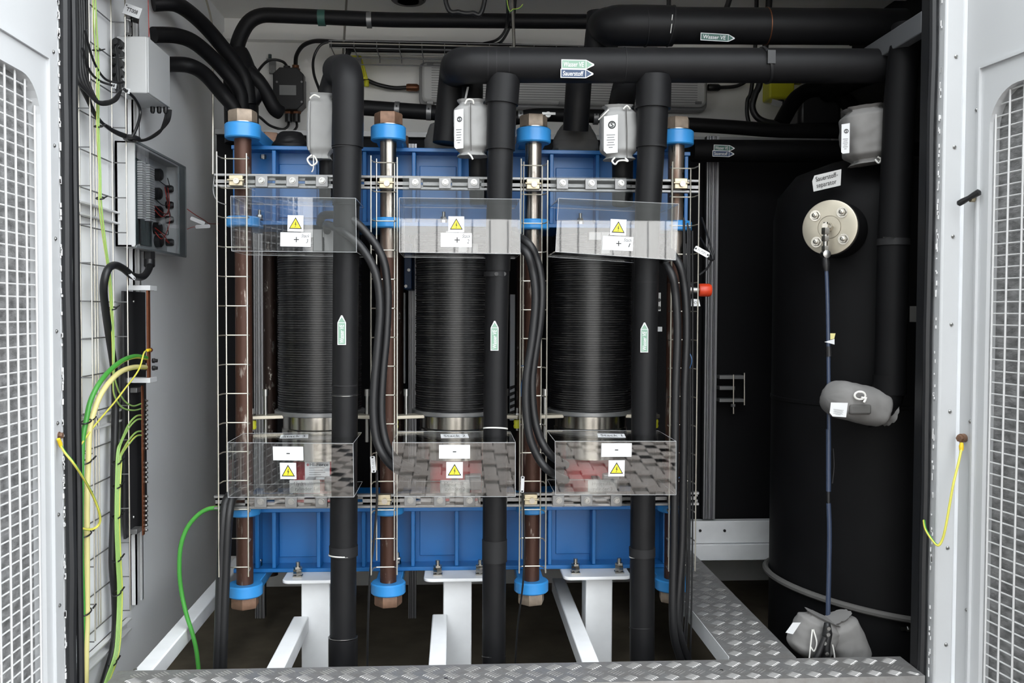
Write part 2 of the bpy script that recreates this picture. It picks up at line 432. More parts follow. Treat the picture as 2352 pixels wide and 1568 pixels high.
dl, ql = door('door_1', (-1.0234, 0.0, 0), (0, -1, 0), 0.102, 1.562, 1.15, (-1, 0, 0))
for z in [1.655 - 0.237 * i for i in range(8)]:
    c = ql(0.028, z); build(MB().lathe([(0.005, 0), (0.005, 0.002), (0.003, 0.004)], c, (1, 0, 0), 12), 'screw', 'steel', dl)
dr, qr = door('door_2', (1.3765, -0.03, 0), (0.119, -1, 0), 0.0968, 1.578, 1.15, (1, 0.119, 0))
for z in (1.54, 0.71, 0.2):
    c = qr(0.045, z); build(MB().lathe([(0.005, 0), (0.005, 0.002), (0.003, 0.004)], c, (-1, -0.119, 0), 12), 'screw', 'steel', dr)
# black wing knob on the right door
kc = qr(0.053, 1.302)
kn = build(MB().lathe([(0.007, 0), (0.007, 0.02)], kc, (-1, -.119, 0), 12), 'lock_spindle', 'brass_zinc', dr)
u = V((0.35, -0.55, 0.30)).normalized(); kk = kc + V((-0.024, -.003, 0.004))
build(MB().tube([kk - u * .034, kk - u * .03, kk - u * .018, kk, kk + u * .018, kk + u * .03, kk + u * .034], [.003, .008, .0085, .0065, .0085, .009, .003], 12), 'wing_grip', 'black_plastic', kn)

# paved yard outside (mirrored in the lower covers) and the white hall across it
ZG = -0.62
gnd = struct(build(MB().box((-9, -16, ZG - 0.1), (9, -0.05, ZG - 0.012)), 'ground', 'joint_sand'))
pv = bpy.data.meshes.new('paver')
mb = MB(); hx, hy = 0.097, 0.047
mb.add([(-hx, -hy, 0), (hx, -hy, 0), (hx, hy, 0), (-hx, hy, 0), (-hx, -hy, .046), (hx, -hy, .046), (hx, hy, .046), (-hx, hy, .046),
        (-hx + .005, -hy + .005, .05), (hx - .005, -hy + .005, .05), (hx - .005, hy - .005, .05), (-hx + .005, hy - .005, .05)],
       [(0, 1, 5, 4), (1, 2, 6, 5), (2, 3, 7, 6), (3, 0, 4, 7), (4, 5, 9, 8), (5, 6, 10, 9), (6, 7, 11, 10), (7, 4, 8, 11), (8, 9, 10, 11)])
pv.from_pydata([tuple(x) for x in mb.v], [], mb.f); pv.materials.append(MAT['paver_stone'])
cells = []
for i in range(-44, 45):
    for j in range(-106, 22):
        # herringbone: the pattern repeats every four cells along a row and steps one cell per row
        k = (i - j) % 4
        if k == 0: cells.append(((i + 1) * .1, (j + .5) * .1, 0))
        elif k == 2: cells.append(((i + .5) * .1, (j + 1) * .1, 1))
cells = [(x, y - 2.2, a) for x, y, a in cells if -11.5 < y - 2.2 < -0.15]
cells.sort(key=lambda c: abs(c[0] - .1) * .9 + abs(c[1] + 3.3))
gl0 = wloc(gnd)
for x, y, a in cells[:300]:
    o = bpy.data.objects.new('paver', pv); o.parent = gnd
    o.location = V((x, y, ZG - 0.05 + random.uniform(-.002, .002))) - gl0; o.rotation_euler = (0, 0, a * pi / 2 + random.uniform(-.012, .012)); COL.objects.link(o)
rest = MB()
for x, y, a in cells[300:]:
    vs = [(x + (p.x if not a else -p.y), y + (p.y if not a else p.x), ZG - 0.05 + p.z) for p in mb.v]
    rest.add(vs, mb.f)
stuff(build(rest, 'paving_beyond', 'paver_stone', gnd, smooth=False))
fw = struct(build(MB().box((-7, -13.2, ZG), (7, -13.0, 2.55)), 'wall_outside', 'facade_white', smooth=False))
fb = MB()
for i in range(46):
    x = -6.9 + i * .3; fb.box((x, -13.0, ZG), (x + .27, -12.97, 2.55))
build(fb, 'corrugation', 'facade_white', fw, smooth=False)
fd = struct(build(MB().box((-5.5, -14.2, ZG), (5.5, -14.0, 3.7)), 'wall_hall', 'facade_dark', smooth=False))

struct(build(MB().box((-2.9, -9.0, ZG), (-2.7, 2.0, 5.5)), 'wall_light_block', 'facade_dark', smooth=False))  # unseen wall added outside to darken the right bay
# ------------------------------------------------------------------ checker plate
def treads(x0, x1, y0, y1, z):
    # five bar tread: groups of five lens shaped bars, neighbouring rows turned crosswise
    b = MB(); r = 0; y = y0 + .022
    while y < y1 - .004:
        an = -pi / 4 if r % 2 == 0 else pi / 4
        d = V((cos(an), sin(an), 0)); nn = V((-sin(an), cos(an), 0))
        x = x0 + .02 + (0, .0285, .0285, 0)[r % 4]
        while x < x1 - .012:
            for k in range(-2, 3):
                c = V((x, y, z)) + nn * (k * 0.0088); L = 0.0175
                if not (y0 + .001 < c.y - L * .7 and c.y + L * .7 < y1 - .001 and x0 < c.x - L * .7 and c.x + L * .7 < x1): continue
                b.add([c - d * L, c + nn * .0024 - d * L * .5, c + nn * .0024 + d * L * .5, c + d * L, c - nn * .0024 + d * L * .5, c - nn * .0024 - d * L * .5,
                       c - d * L * .6 + V((0, 0, .0018)), c + d * L * .6 + V((0, 0, .0018))],
                      [(0, 6, 1), (1, 6, 7, 2), (2, 7, 3), (3, 7, 4), (4, 7, 6, 5), (5, 6, 0)])
            x += .057
        y += .045; r += 1
    return b
fp = thing('floor_plate', 'grey aluminium checker plate forming the threshold along the whole opening', 'floor plate', (0.1, 0.06, -0.035))
build(MB().box((-0.93, -0.02, -0.006), (1.298, 0.125, 0.0)).box((-0.93, -0.02, -0.03), (1.298, -0.014, -0.006)), 'sheet', 'checker', fp, smooth=False)
stuff(build(treads(-0.91, 1.29, -0.02, 0.125, 0.0), 'tread_pattern', 'tread_bar', fp, smooth=False))
for x, y in ((311, 1537), (1657, 1539), (1024, 1558)):
    c = PZ(x, y, 0.0); build(MB().lathe([(.005, 0), (.005, .0015), (.002, .002)], c, (0, 0, 1), 12), 'rivet', 'steel', fp)
wp = thing('walkway_plate', 'checker plate walkway with folded edge running back beside the black tank', 'floor plate', (0.89, 0.75, -0.06))
build(MB().box((0.797, 0.135, -0.007), (0.992, 1.37, -0.001)).box((0.797, 0.135, -0.055), (0.803, 1.37, -0.007)).box((0.986, 0.135, -0.055), (0.992, 1.37, -0.007)), 'sheet', 'checker', wp, smooth=False)
build(MB().box((0.7955, 0.145, -0.055), (0.7968, 1.37, 0.0005)), 'folded_edge', 'white_steel', wp, smooth=False)
stuff(build(treads(0.80, 0.985, 0.15, 1.36, -0.001), 'tread_pattern', 'tread_bar', wp, smooth=False))

# ------------------------------------------------------------------ white joists in the pit
for px, nm in ((330, 'white square tube joist under the green and yellow cable by the left wall'), (630, 'white square tube joist left of the leftmost white support stand'),
               (1004, 'white square tube joist left of the middle white support stand'), (1364, 'white square tube joist crossing left of the rightmost white support stand')):
    c = PZ(px, 1530, 0.0)
    yb = 1.35 if px < 400 else (0.597 if px < 1100 else 1.0)
    j = build(MB().box((c.x - .025, 0.0, -0.06), (c.x + .025, yb, -0.008)), 'joist', 'white_steel', bevel=.004)
    tag(j, nm, 'joist', 'white joists in the pit')
# ------------------------------------------------------------------ press frame
YF, YW = 0.65, 0.72
RODX = [P(q, 784, 0.53).x for q in (560, 892, 1223, 1549)]
STX = [P(q, 784, 0.74).x for q in (735, 1048, 1357)]
X0, X1 = P(531, 350, YF).x, P(1586, 350, YF).x
fr = thing('press_frame', 'blue steel press frame with rusty tie rods clamping the three black cell stacks', 'press frame', (0.02, 0.74, -0.1))
def beam(name, z0, z1, x1, seen_below):
    b = MB()
    b.box((X0, YF, z1 - 0.013), (x1, 1.02, z1)); b.box((X0, YF, z0), (x1, 1.02, z0 + 0.013))
    b.box((X0, YW, z0), (x1, YW + 0.015, z1))
    return build(b, name, 'blue_paint', fr, bevel=0.0015)
UZ0, UZ1, LZ0, LZ1 = 1.283, 1.543, 0.123, 0.338
ub = beam('upper_beam', UZ0, UZ1, X1, True)
lb = beam('lower_beam', LZ0, LZ1, P(1532, 1250, YF).x, False)
for q in (542, 631, 738, 838, 951, 1056, 1160, 1266, 1371, 1470, 1574):
    x = P(q, 440, YF + .02).x
    build(MB().box((x - .0065, YF + .006, UZ0 + .013), (x + .0065, YW, UZ1 - .013)), 'stiffener', 'blue_paint', ub, bevel=0.002)
for q in (592, 631, 733, 836, 949, 1049, 1155, 1262, 1363, 1465, 1525):
    x = P(q, 1230, YF + .02).x
    build(MB().box((x - .0065, YF + .006, LZ0 + .013), (x + .0065, YW, LZ1 - .013)), 'stiffener', 'blue_paint', lb, bevel=0.002)
for a, b_ in ((636, 733), (958, 1052), (1270, 1368)):   # proud web panels between the stiffeners
    for zz0, zz1, q, bm in ((UZ0 + .03, UZ1 - .05, 440, ub), (LZ0 + .035, LZ1 - .02, 1230, lb)):
        xa, xb = P(a + 6, q, YW).x, P(b_ - 4, q, YW).x
        build(MB().box((xa, YW - .006, zz0), (xb, YW, zz1)), 'web_panel', 'blue_paint', bm, bevel=0.002)
# tie rods, nuts and lug rings
def lug(x, y, z0, z1, r, nm='lug_ring'):
    b = MB(); b.lathe([(r - .004, 0), (r, .004), (r, z1 - z0 - .004), (r - .004, z1 - z0)], (x, y, z0), (0, 0, 1), 40)
    return build(b, nm, 'light_blue', fr)
for i, x in enumerate(RODX):
    lean = -0.0
    b = MB(); b.tube([(x, .53, 1.17), (x, .53, 1.62)], 0.0265, 24); k = len(b.m); b.tube([(x, .53, 0.052), (x, .53, 1.17)], 0.0265, 24)
    mats = ['steel_rod', 'rust_rod'] if i else ['rust_rod', 'rust_rod']
    b.m = [0] * k + [1] * (len(b.m) - k)
    rod = build(b, 'tie_rod', mats, fr)
    lug(x, .53, 1.541, 1.588, .056); lug(x, .53, 1.263, 1.296, .052); lug(x, .53, .345, .372, .05); lug(x, .53, .085, .123, .056)
    lug(x, .955, 1.522, 1.588, .056); lug(x, .955, .068, .135, .056)
    for z0, z1, w in ((1.543, 1.586, .10), (1.267, 1.29, .09), (.35, .368, .09), (.087, .121, .10)):
        build(MB().box((x - w / 2 + .008, .56, z0), (x + w / 2 - .008, .955 if z1 > 1.5 or z1 < .2 else .66, z1)), 'lug_arm', 'light_blue', fr, bevel=.003)
    ph = (0.35, 0.0, 0.1, 0.2)[i]
    build(MB().hexnut((x, .53, 1.588), (0, 0, 1), .045, .042, ph), 'hex_nut', ('tan_nut', 'rust_nut', 'tan_nut', 'tan_nut')[i], fr)
    build(MB().lathe([(.046, 0), (.046, .004)], (x, .53, 1.588), (0, 0, 1), 24), 'washer', 'steel', fr)
    build(MB().hexnut((x, .53, .047), (0, 0, 1), .045, .04, ph + .2), 'hex_nut', 'tan_nut' if i in (2, 3) else 'rust_nut', fr)
    b = MB(); b.tube([(x, .955, 0.03), (x, .955, 1.62)], 0.0255, 20)
    build(b, 'tie_rod', 'dark_rod', fr)
    build(MB().hexnut((x, .955, 1.588), (0, 0, 1), .043, .05, ph), 'hex_nut', 'rust_nut', fr)
for q, y, z in ((596, 500, UZ0 + .013), (1019, 505, UZ0 + .013), (1333, 500, UZ0 + .013), (595, 1290, LZ0 + .013), (914, 1288, LZ0 + .013)):
    x = P(q, y, .69).x
    b = MB(); b.hexnut((x, .69, z), (0, 0, 1), .011, .012); b.hexnut((x, .69, z + .013), (0, 0, 1), .0105, .01, .3); b.cyl((x, .69, z + .02), (x, .69, z + .04), .0055, 12)
    build(b, 'stud_bolt', 'steel', fr)
c = P(596, 358, .6); build(MB().hexnut((c.x, .66, 1.515), (0, 0, -1), .010, .014).cyl((c.x, .66, 1.5), (c.x, .66, 1.515), .007, 12), 'stud_bolt', 'steel', fr)

# ------------------------------------------------------------------ white support stands
for q, qa, qb, la, lb_, nm in ((725, 646, 806, 692, 757, 'leftmost of three white steel support stands under the blue beam'),
                          (1050, 973, 1128, 1018, 1083, 'middle of three white steel support stands under the blue beam'),
                          (1375, 1295, 1452, 1345, 1406, 'rightmost of three white steel support stands under the blue beam')):
    xa, xb = P(qa, 1330, .55).x, P(qb, 1330, .55).x; l0, l1 = P(la, 1450, .60).x, P(lb_, 1450, .60).x
    t = thing('support_stand', nm, 'support stand', ((l0 + l1) / 2, .65, ZF), 'white support stands')
    w = xb - xa
    pl = MB().prism([(x + (xa + xb) / 2, y + .735) for x, y in rrect(w, .37, .025)], (0, 0, .1115), (1, 0, 0), (0, 1, 0), (0, 0, 1), .0115)
    build(pl, 'top_plate', 'white_steel', t, bevel=.003)
    build(MB().box((l0, .60, ZF), (l1, .70, .1115)), 'leg', 'white_steel', t, bevel=.004)
    build(MB().box((l0 - .03, .58, ZF), (l1 + .03, .73, ZF + .012)), 'foot_plate', 'white_steel', t)
    for bx in (xa + .045, xb - .035 if q != 725 else xb - .05):
        b = MB().box((bx - .015, .585, .123), (bx + .015, .615, .1275)); b.hexnut((bx, .60, .1275), (0, 0, 1), .0155, .02, .4)
        b.hexnut((bx, .60, .148), (0, 0, 1), .0145, .008, .1); b.cyl((bx, .60, .155), (bx, .60, .172), .0075, 12)
        build(b, 'clamp_bolt', 'bright_steel', t)

# ------------------------------------------------------------------ cell stacks and hydraulic cylinders
def stack_profile(z0, z1, r):
    pr = [(0.02, z0), (r, z0)]; n = 76; h = (z1 - z0) / n; rnd = random.Random(5)
    for i in range(n):
        z = z0 + i * h; rr = r + rnd.uniform(-.0012, .0012)
        pr += [(rr, z + h * .08), (rr, z + h * .72), (rr - .0035, z + h * .8), (rr - .0035, z + h)]
    return pr + [(0.02, z1)]
for i, x in enumerate(STX):
    who = ('leftmost', 'middle', 'rightmost')[i]
    t = thing('cell_stack', '%s black ribbed electrolysis cell stack on a bright steel ring' % who, 'cell stack', (x, .74, .49), 'black cell stacks')
    build(MB().lathe(stack_profile(.664, 1.262, .140), (x, .74, 0), (0, 0, 1), 64), 'cell_pile', 'stack_black', t)
    eb = MB(); rnd = random.Random(31 + i); hh = (1.262 - .664) / 76
    for k in range(76):
        z = .664 + k * hh + hh * .40
        if rnd.random() < .15: continue
        a0 = radians(rnd.uniform(196, 238)); a1 = radians(rnd.uniform(285, 322)); n_ = 22
        pts = [(x + .1418 * cos(a0 + (a1 - a0) * q / n_), .74 + .1418 * sin(a0 + (a1 - a0) * q / n_)) for q in range(n_ + 1)]
        for (xa_, ya_), (xb_, yb_) in zip(pts, pts[1:]):
            eb.add([(xa_, ya_, z), (xb_, yb_, z), (xb_, yb_, z + .0011), (xa_, ya_, z + .0011)], [(0, 1, 2, 3)])
    stuff(build(eb, 'plate_edges', 'plate_edge', t))
    build(MB().lathe([(.02, .648), (.150, .648), (.152, .650), (.152, .661), (.150, .663), (.02, .663)], (x, .74, 0), (0, 0, 1), 56), 'base_ring', 'zinc', t)
    build(MB().lathe([(.02, .50), (.128, .50), (.128, .60), (.124, .604), (.124, .648), (.02, .648)], (x, .74, 0), (0, 0, 1), 48), 'piston', 'bright_steel', t)
    tb = MB().box((x - .035, .56, 1.235), (x + .075, .62, 1.262)).box((x + .005, .555, 1.19), (x + .035, .575, 1.262)).box((x + .04, .555, 1.19), (x + .07, .575, 1.262))
    build(tb, 'terminal_bar', 'zinc_grey', t, bevel=.002)
    for s in (-1, 1):
        o = V((x, .74, .641)); pts = [(s * .105, -.105), (s * .125, -.04), (s * .205, -.085), (s * .222, -.11), (s * .205, -.135)]
        if s < 0: pts = pts[::-1]
        g = build(MB().prism(pts, o, (1, 0, 0), (0, 1, 0), (0, 0, 1), .012), 'guide_bracket', 'flange_steel', t, bevel=.002)
        px_, py_ = x + s * .168, .74 - .085
        build(MB().cyl((px_, py_, .56), (px_, py_, .72), .0065, 12).lathe([(.010, .715), (.010, .738)], (px_, py_, 0), (0, 0, 1), 16), 'guide_pin', 'steel', g)
        sx, sy = x + s * .205, .74 - .11
        build(MB().cyl((sx, sy, .60), (sx, sy, .676), .0045, 10).hexnut((sx, sy, .649), (0, 0, 1), .009, .009), 'set_screw', 'steel', g)
        build(MB().lathe([(.011, .608), (.013, .615), (.011, .622), (.013, .63), (.011, .637)], (sx, sy, 0), (0, 0, 1), 16), 'spring_washer', 'spring_yellow', g)
for i, x in enumerate(STX):
    who = ('left', 'middle', 'right')[i]
    t = thing('hydraulic_cylinder', 'red hydraulic cylinder under the %s cell stack, behind its lower clear cover' % who, 'hydraulic cylinder', (x, .74, LZ1), 'red hydraulic cylinders')
    build(MB().lathe([(.02, LZ1), (.088, LZ1), (.090, LZ1 + .004), (.090, .492), (.086, .498), (.02, .499)], (x, .74, 0), (0, 0, 1), 44), 'barrel', 'red_paint', t)
    build(MB().box((x + .03, .625, .40), (x + .085, .67, .45)), 'oil_port', 'zinc_grey', t, bevel=.004)
    cx = P((700, 1045, 1384)[i], 1117, .478)
    lp = plate(rrect(M(66, .60), M(29, .60), .003), V((cx.x, .478, cx.z)), FN, .001, 'name_plate', 'label_dim', t)
    build(MB().box((cx.x - .04, .479, cx.z - .0195), (cx.x + .04, .482, cx.z + .0195)).box((cx.x - .012, .482, cx.z - .005), (cx.x + .012, .66, cx.z + .005)), 'plate_bracket', 'zinc_grey', t)
    text('Hydraulik-', V((cx.x, .478, cx.z + .008)), FN, M(46, .6), M(10, .6), lp, 'ink_grey', .0014); text('zylinder %d' % (i + 1), V((cx.x, .478, cx.z - .009)), FN, M(44, .6), M(10, .6), lp, 'ink_grey', .0014)
    if i == 0:
        c = P(729, 1080, .63)
        pl = plate(rect(M(56, .63), M(42, .63)), c, FN, .001, 'maker_plate', 'label_white', t)
        build(MB().box((c.x - .03, c.y + .0005, c.z - .02), (c.x + .03, c.y + .022, c.z + .02)), 'plate_bracket', 'zinc_grey', t)
        text('Hi-Force', c + V((.006, 0, .0195)), FN, M(42, .63), M(7, .63), pl, 'ink', .0014, bold=.01)
        build(MB().lathe([(.0045, 0), (.0045, .0004)], c + V((-.031, -.0014, .0195)), (0, -1, 0), 18), 'emblem', 'red_paint', pl)
        for k in range(5):
            z = c.z + .008 - k * .0075
            build(MB().box((c.x - .027, c.y - .0014, z), (c.x + (.024, .018, .026, .012, .024)[k], c.y - .001, z + .0018)), 'print_line', 'ink_grey', pl, smooth=False)

# ------------------------------------------------------------------ strut channels
def channel(name, label, q0, q1, ya, yb):
    zt = P(1050, ya, .45).z; zb = P(1050, yb, .45).z; xa = P(q0, ya, .45).x; xb = P(q1, ya, .45).x
    b = MB(); H = zt - zb
    b.box((xa, .45, zt - .008), (xb, .472, zt)); b.box((xa, .45, zb), (xb, .472, zb + .008))
    y0, y1 = .466, .472; pitch = .0915; x = xa
    b.box((xa, y0, zt - .018), (xb, y1, zt - .008)); b.box((xa, y0, zb + .008), (xb, y1, zb + .016))
    while x < xb:
        b.box((x, y0, zb + .008), (min(xb, x + pitch - .03), y1, zt - .008)); x += pitch
    return tag(build(b, 'strut_channel', 'zinc', None, bevel=.0012), label, 'strut channel', 'slotted strut channels')
channel('u', 'upper slotted steel strut channel across the blue beam, above the clear covers', 491, 1608, 405, 436)
channel('l', 'lower slotted steel strut channel under the lower clear covers', 491, 1606, 1134, 1165)

# ------------------------------------------------------------------ wire cable trays
def tray(ql, qr, label, ytop, ybot, clamps, seed, qi):
    yb_, yf_ = .446, .388
    xl = P(ql, 780, yf_).x; xr = P(qr, 780, yf_).x
    zt = P(1050, ytop, yf_).z; zb = P(1050, ybot, yf_).z
    t = thing('wire_tray', label, 'wire tray', ((xl + xr) / 2, yf_, zb), 'vertical wire cable trays')
    r = .0022; b = MB()
    for x, y, z0, z1 in ((xl, yf_, zb, zt), (xr, yf_, zb, zt - .004), (xl + .012, yb_, zb + .03, zt + .0), (xr - .012, yb_, zb + .03, zt - .01)):
        build(MB().tube([(x, y, z0), (x, y, z1)], r, 8), 'long_wire', 'bright_wire', t)
    z = zt - .012
    while z > zb:
        build(MB().tube([(xl, yf_, z), (xl + .003, yb_ - .012, z), (xl + .012, yb_ - .002, z), (xr - .012, yb_ - .002, z), (xr - .003, yb_ - .012, z), (xr, yf_, z)], r * .92, 6), 'rung', 'bright_wire', t)
        z -= .0905
    for q, y in clamps:
        c = P(q, y, .44)
        k = MB().box((c.x - .021, .43, c.z - .0165), (c.x + .021, .45, c.z + .0165)).box((c.x - .026, .424, c.z - .002), (c.x + .026, .431, c.z + .004))
        k = build(k, 'clamp_plate', 'brass_zinc', t, bevel=.002)
        build(MB().lathe([(.009, 0), (.009, .003), (.0045, .003), (.0045, .0015), (.001, .0015)], (c.x + .003, .424, c.z - .002), (0, -1, 0), 16), 'screw', 'bright_steel', k)
tray(500, 568, 'far left wire tray running down in front of the leftmost rusty tie rod', 356, 1318, [(543, 415)], 1, 0)
tray(852, 912, 'wire tray between the leftmost and middle cell stacks, second from left', 360, 1318, [(887, 421), (882, 1147)], 2, 0)
tray(1195, 1256, 'wire tray between the middle and rightmost cell stacks, third from left', 362, 1318, [(1224, 423), (1219, 1146)], 3, 0)
tray(1541, 1602, 'wire tray right of the rightmost cell stack, holding a bundle of black cables', 364, 1318, [(1563, 422)], 4, 0)

# ------------------------------------------------------------------ clear covers
def warn(c, size, fr_, parent):
    s = plate(rect(size, size), c, fr_, .0006, 'warning_sticker', 'label_white', parent)
    h = size * .39
    plate([(-h * 1.06, -h * .86), (h * 1.06, -h * .86), (0, h * .98)], c, fr_, .0003, 'warning_triangle', 'ink', s, .0006)
    plate([(-h * .84, -h * .72), (h * .84, -h * .72), (0, h * .72)], c, fr_, .0003, 'yellow_field', 'sticker_yellow', s, .0009)
    k = h * .62
    plate([(0.02 * k, .62 * k), (.22 * k, .66 * k), (.02 * k, .08 * k), (.30 * k, .14 * k), (-.02 * k, -.72 * k), (.0 * k, -.86 * k), (-.16 * k, -.72 * k), (-.10 * k, -.58 * k), (.06 * k, -.1 * k), (-.22 * k, -.16 * k)],
          c + fr_[1] * (-h * .12), fr_, .0003, 'flash_symbol', 'ink', s, .0012)
T3 = .003
def cover(label, corners, yf0, yb, side_left, tabs, warn_px, warn_sz, plate_px, sign, hand, upper, backq, top_label=None):
    # corners: photo points of the front sheet, clockwise from top left
    yf = yf0; yl = yf0 + (.05 if 'left' in label.split()[:2] else 0); dy = 0 if upper else .0095
    tl, tr, br, bl = [P(a, b, y_) for (a, b), y_ in zip(corners, (yl - dy, yf - dy, yf, yl))]
    back = V((0, yb - yf, 0)); bl_, tl_ = V((0, yb - yl, 0)), V((0, yb - yl + dy, 0))
    t = thing('clear_cover', label, 'clear cover', (bl + br) / 2, 'clear acrylic terminal covers')
    def sheet(a, b, c, d, n, nm='acrylic_sheet'):
        n = V(n) * T3; return MB().hexa([a, b, c, d, a + n, b + n, c + n, d + n])
    build(sheet(tl, tr, br, bl, (0, 1, 0)), 'front_sheet', 'acrylic', t, smooth=False)
    dn = V((0, 0, -.0005))
    build(sheet(tl + V((0, T3, 0)), tr + V((0, T3, 0)), tr + back, tl + tl_, (0, 0, -1)), 'top_sheet', 'acrylic', t, smooth=False)
    build(sheet(bl + V((0, T3, 0)), br + V((0, T3, 0)), br + back, bl + bl_, (0, 0, 1)), 'bottom_sheet', 'acrylic', t, smooth=False)
    if side_left: build(sheet(tl + V((0, T3, -T3)), bl + V((0, T3, T3)), bl + bl_ + V((0, 0, T3)), tl + tl_ + V((0, 0, -T3)), (1, 0, 0)), 'side_sheet', 'acrylic', t, smooth=False)
    else: build(sheet(tr + V((-T3, T3, -T3)), br + V((-T3, T3, T3)), br + back + V((-T3, 0, T3)), tr + back + V((-T3, 0, -T3)), (1, 0, 0)), 'side_sheet', 'acrylic', t, smooth=False)
    # back flange held by the clamp plates
    q0, q1, y0, y1 = backq
    a, b = P(q0, y0, yb if not upper else .447), P(q1, y1, yb if not upper else .447)
    build(MB().box((a.x, .4465, a.z), (b.x, .4495, b.z)), 'back_flange', 'acrylic', t, smooth=False)
    # pale strips paint in the light caught along the polished edges
    e = MB(); r = .0011
    for p_, q_ in ((tl, tr), (tr, br), (br, bl), (bl, tl), (tr, tr + back), (br, br + back), (tl, tl + tl_), (bl, bl + bl_), (tl + tl_, tr + back), (bl + bl_, br + back)):
        e.bar(p_, q_, r, r, (0.3, 1, 0.2))
    build(e, 'highlight_strip', 'edge_highlight', t, smooth=False)
    for q, y in tabs:
        c = P(q, y, .44)
        k = build(MB().box((c.x - .0185, .441, c.z - .017), (c.x + .0185, .4462, c.z + .017)), 'clip_plate', 'zinc_grey', t, bevel=.001)
        build(MB().lathe([(.0105, 0), (.0105, .002), (.0075, .002), (.0075, .010), (.0045, .010), (.0045, .006), (.001, .006)], (c.x + .001, .441, c.z + .002), (0, -1, 0), 16), 'bolt', 'steel', k)
    u = (tr - tl).normalized(); v = (tl - bl).normalized(); v = (v - u * v.dot(u)).normalized(); n = u.cross(v); F2 = (u, v, n)
    def on(px, py):
        d = ray(px, py); k = (tl - CAM).dot(n) / d.dot(n); return CAM + d * k + n * .0003
    warn(on(*warn_px), M(warn_sz, yf), F2, t)
    c = on(*plate_px)
    s = plate(rrect(M(71, yf), M(32, yf), .001), c, F2, .0006, 'sign_plate', 'label_white', t)
    if sign == '+': text('+', c + u * M(2, yf), F2, M(12, yf), M(12, yf), s, 'ink', .0008)
    else: plate(rect(M(8, yf), M(2.4, yf)), c, F2, .0002, 'lettering', 'ink', s, .0006)
    if hand:
        text('Stack', c + u * M(23, yf) + v * M(9, yf), F2, M(19, yf), M(8, yf), s, 'ink', .0008, shear=.3)
        text(hand, c + u * M(27, yf) + v * M(-3, yf), F2, M(5, yf), M(9, yf), s, 'ink', .0008, shear=.2)
    if top_label:
        q, y, tx, tilt = top_label
        zc = tl.z + .0005; c = PZ(q, y, zc); ft = rotfr(tilt, (V((1, 0, 0)), V((0, 1, 0)), V((0, 0, 1))))
        s = plate(rect(M(66, yf), .115 if False else .085), c, ft, .0006, 'stack_label', 'label_white', t)
        text(tx, c, ft, M(52, yf), .05, s, 'ink', .0008)
YC = .20
cover('upper left clear cover with plus sign and handwritten Stack 3', [(530, 450), (817, 455), (819, 579), (532, 576)], YC, .443, True, [(600, 416), (671, 416), (739, 416)], (679, 513), 37, (679, 550), '+', '3', True, (568, 760, 470, 404))
cover('upper middle clear cover with plus sign and handwritten Stack 2', [(917, 454), (1194, 457), (1195, 583), (917, 579)], YC, .443, True, [(953, 420), (1022, 420), (1088, 420)], (1048, 515), 36, (1048, 551), '+', '2', True, (925, 1112, 470, 406))
cover('upper right clear cover, slightly tilted, with handwritten Stack 1', [(1283, 455), (1559, 468), (1552, 597), (1276, 578)], YC, .443, False, [(1292, 421), (1358, 422), (1426, 422)], (1420, 522), 37, (1419, 559), '+', '1', True, (1264, 1452, 470, 408))
cover('lower left clear cover with minus sign under the leftmost stack', [(523, 1016), (811, 1018), (813, 1141), (524, 1142)], YC, .443, True, [(598, 1153), (668, 1153), (738, 1153)], (662, 1081), 38, (662, 1041), '-', None, False, (568, 758, 1165, 1128), (676, 1002, 'Stack 3', 8))
cover('lower middle clear cover with minus sign under the middle stack', [(902, 1016), (1184, 1016), (1184, 1140), (905, 1140)], YC, .443, False, [(942, 1150), (1010, 1150), (1078, 1150)], (1044, 1079), 38, (1044, 1037), '-', None, False, (918, 1104, 1165, 1128), (1044, 1001, 'Stack 2', 2))
cover('lower right clear cover with minus sign under the rightmost stack', [(1275, 1013), (1553, 1013), (1553, 1136), (1276, 1136)], YC, .443, False, [(1283, 1150), (1348, 1150), (1416, 1150)], (1416, 1075), 38, (1416, 1033), '-', None, False, (1268, 1440, 1165, 1128), (1404, 1000, 'Stack 1', -7))
# ------------------------------------------------------------------ insulated pipes
def fillet(pts, rad, n=8):
    pts = [V(p) for p in pts]; out = [pts[0]]
    for i in range(1, len(pts) - 1):
        a, b, c = pts[i - 1], pts[i], pts[i + 1]
        d1 = (a - b).normalized(); d2 = (c - b).normalized()
        r = min(rad, (a - b).length * .49, (c - b).length * .49)
        s, e = b + d1 * r, b + d2 * r
        for k in range(n + 1):
            t = k / n; out.append(s * (1 - t) ** 2 + b * 2 * t * (1 - t) + e * t ** 2)
    out.append(pts[-1]); return out
def rough_tube(mb, path, r, n=24, amp=0.012, seed=0.0, step=0.035):
    # resample so the soft foam skin can be a little uneven
    q = [path[0]]
    for a, b in zip(path, path[1:]):
        k = max(1, int((b - a).length / step))
        for i in range(1, k + 1): q.append(a + (b - a) * (i / k))
    rs = [r * (1 + amp * noise.noise(V((seed, 1.7, i * .37)))) for i in range(len(q))]
    return mb.tube(q, rs, n)
def band(c, ax, r, w, name, m, parent, grow=1.02):
    ax = V(ax).normalized(); c = V(c)
    return build(MB().lathe([(r * .9, -w / 2), (r * grow, -w / 2), (r * grow, w / 2), (r * .9, w / 2)], c, ax, 28, caps=False), name, m, parent)
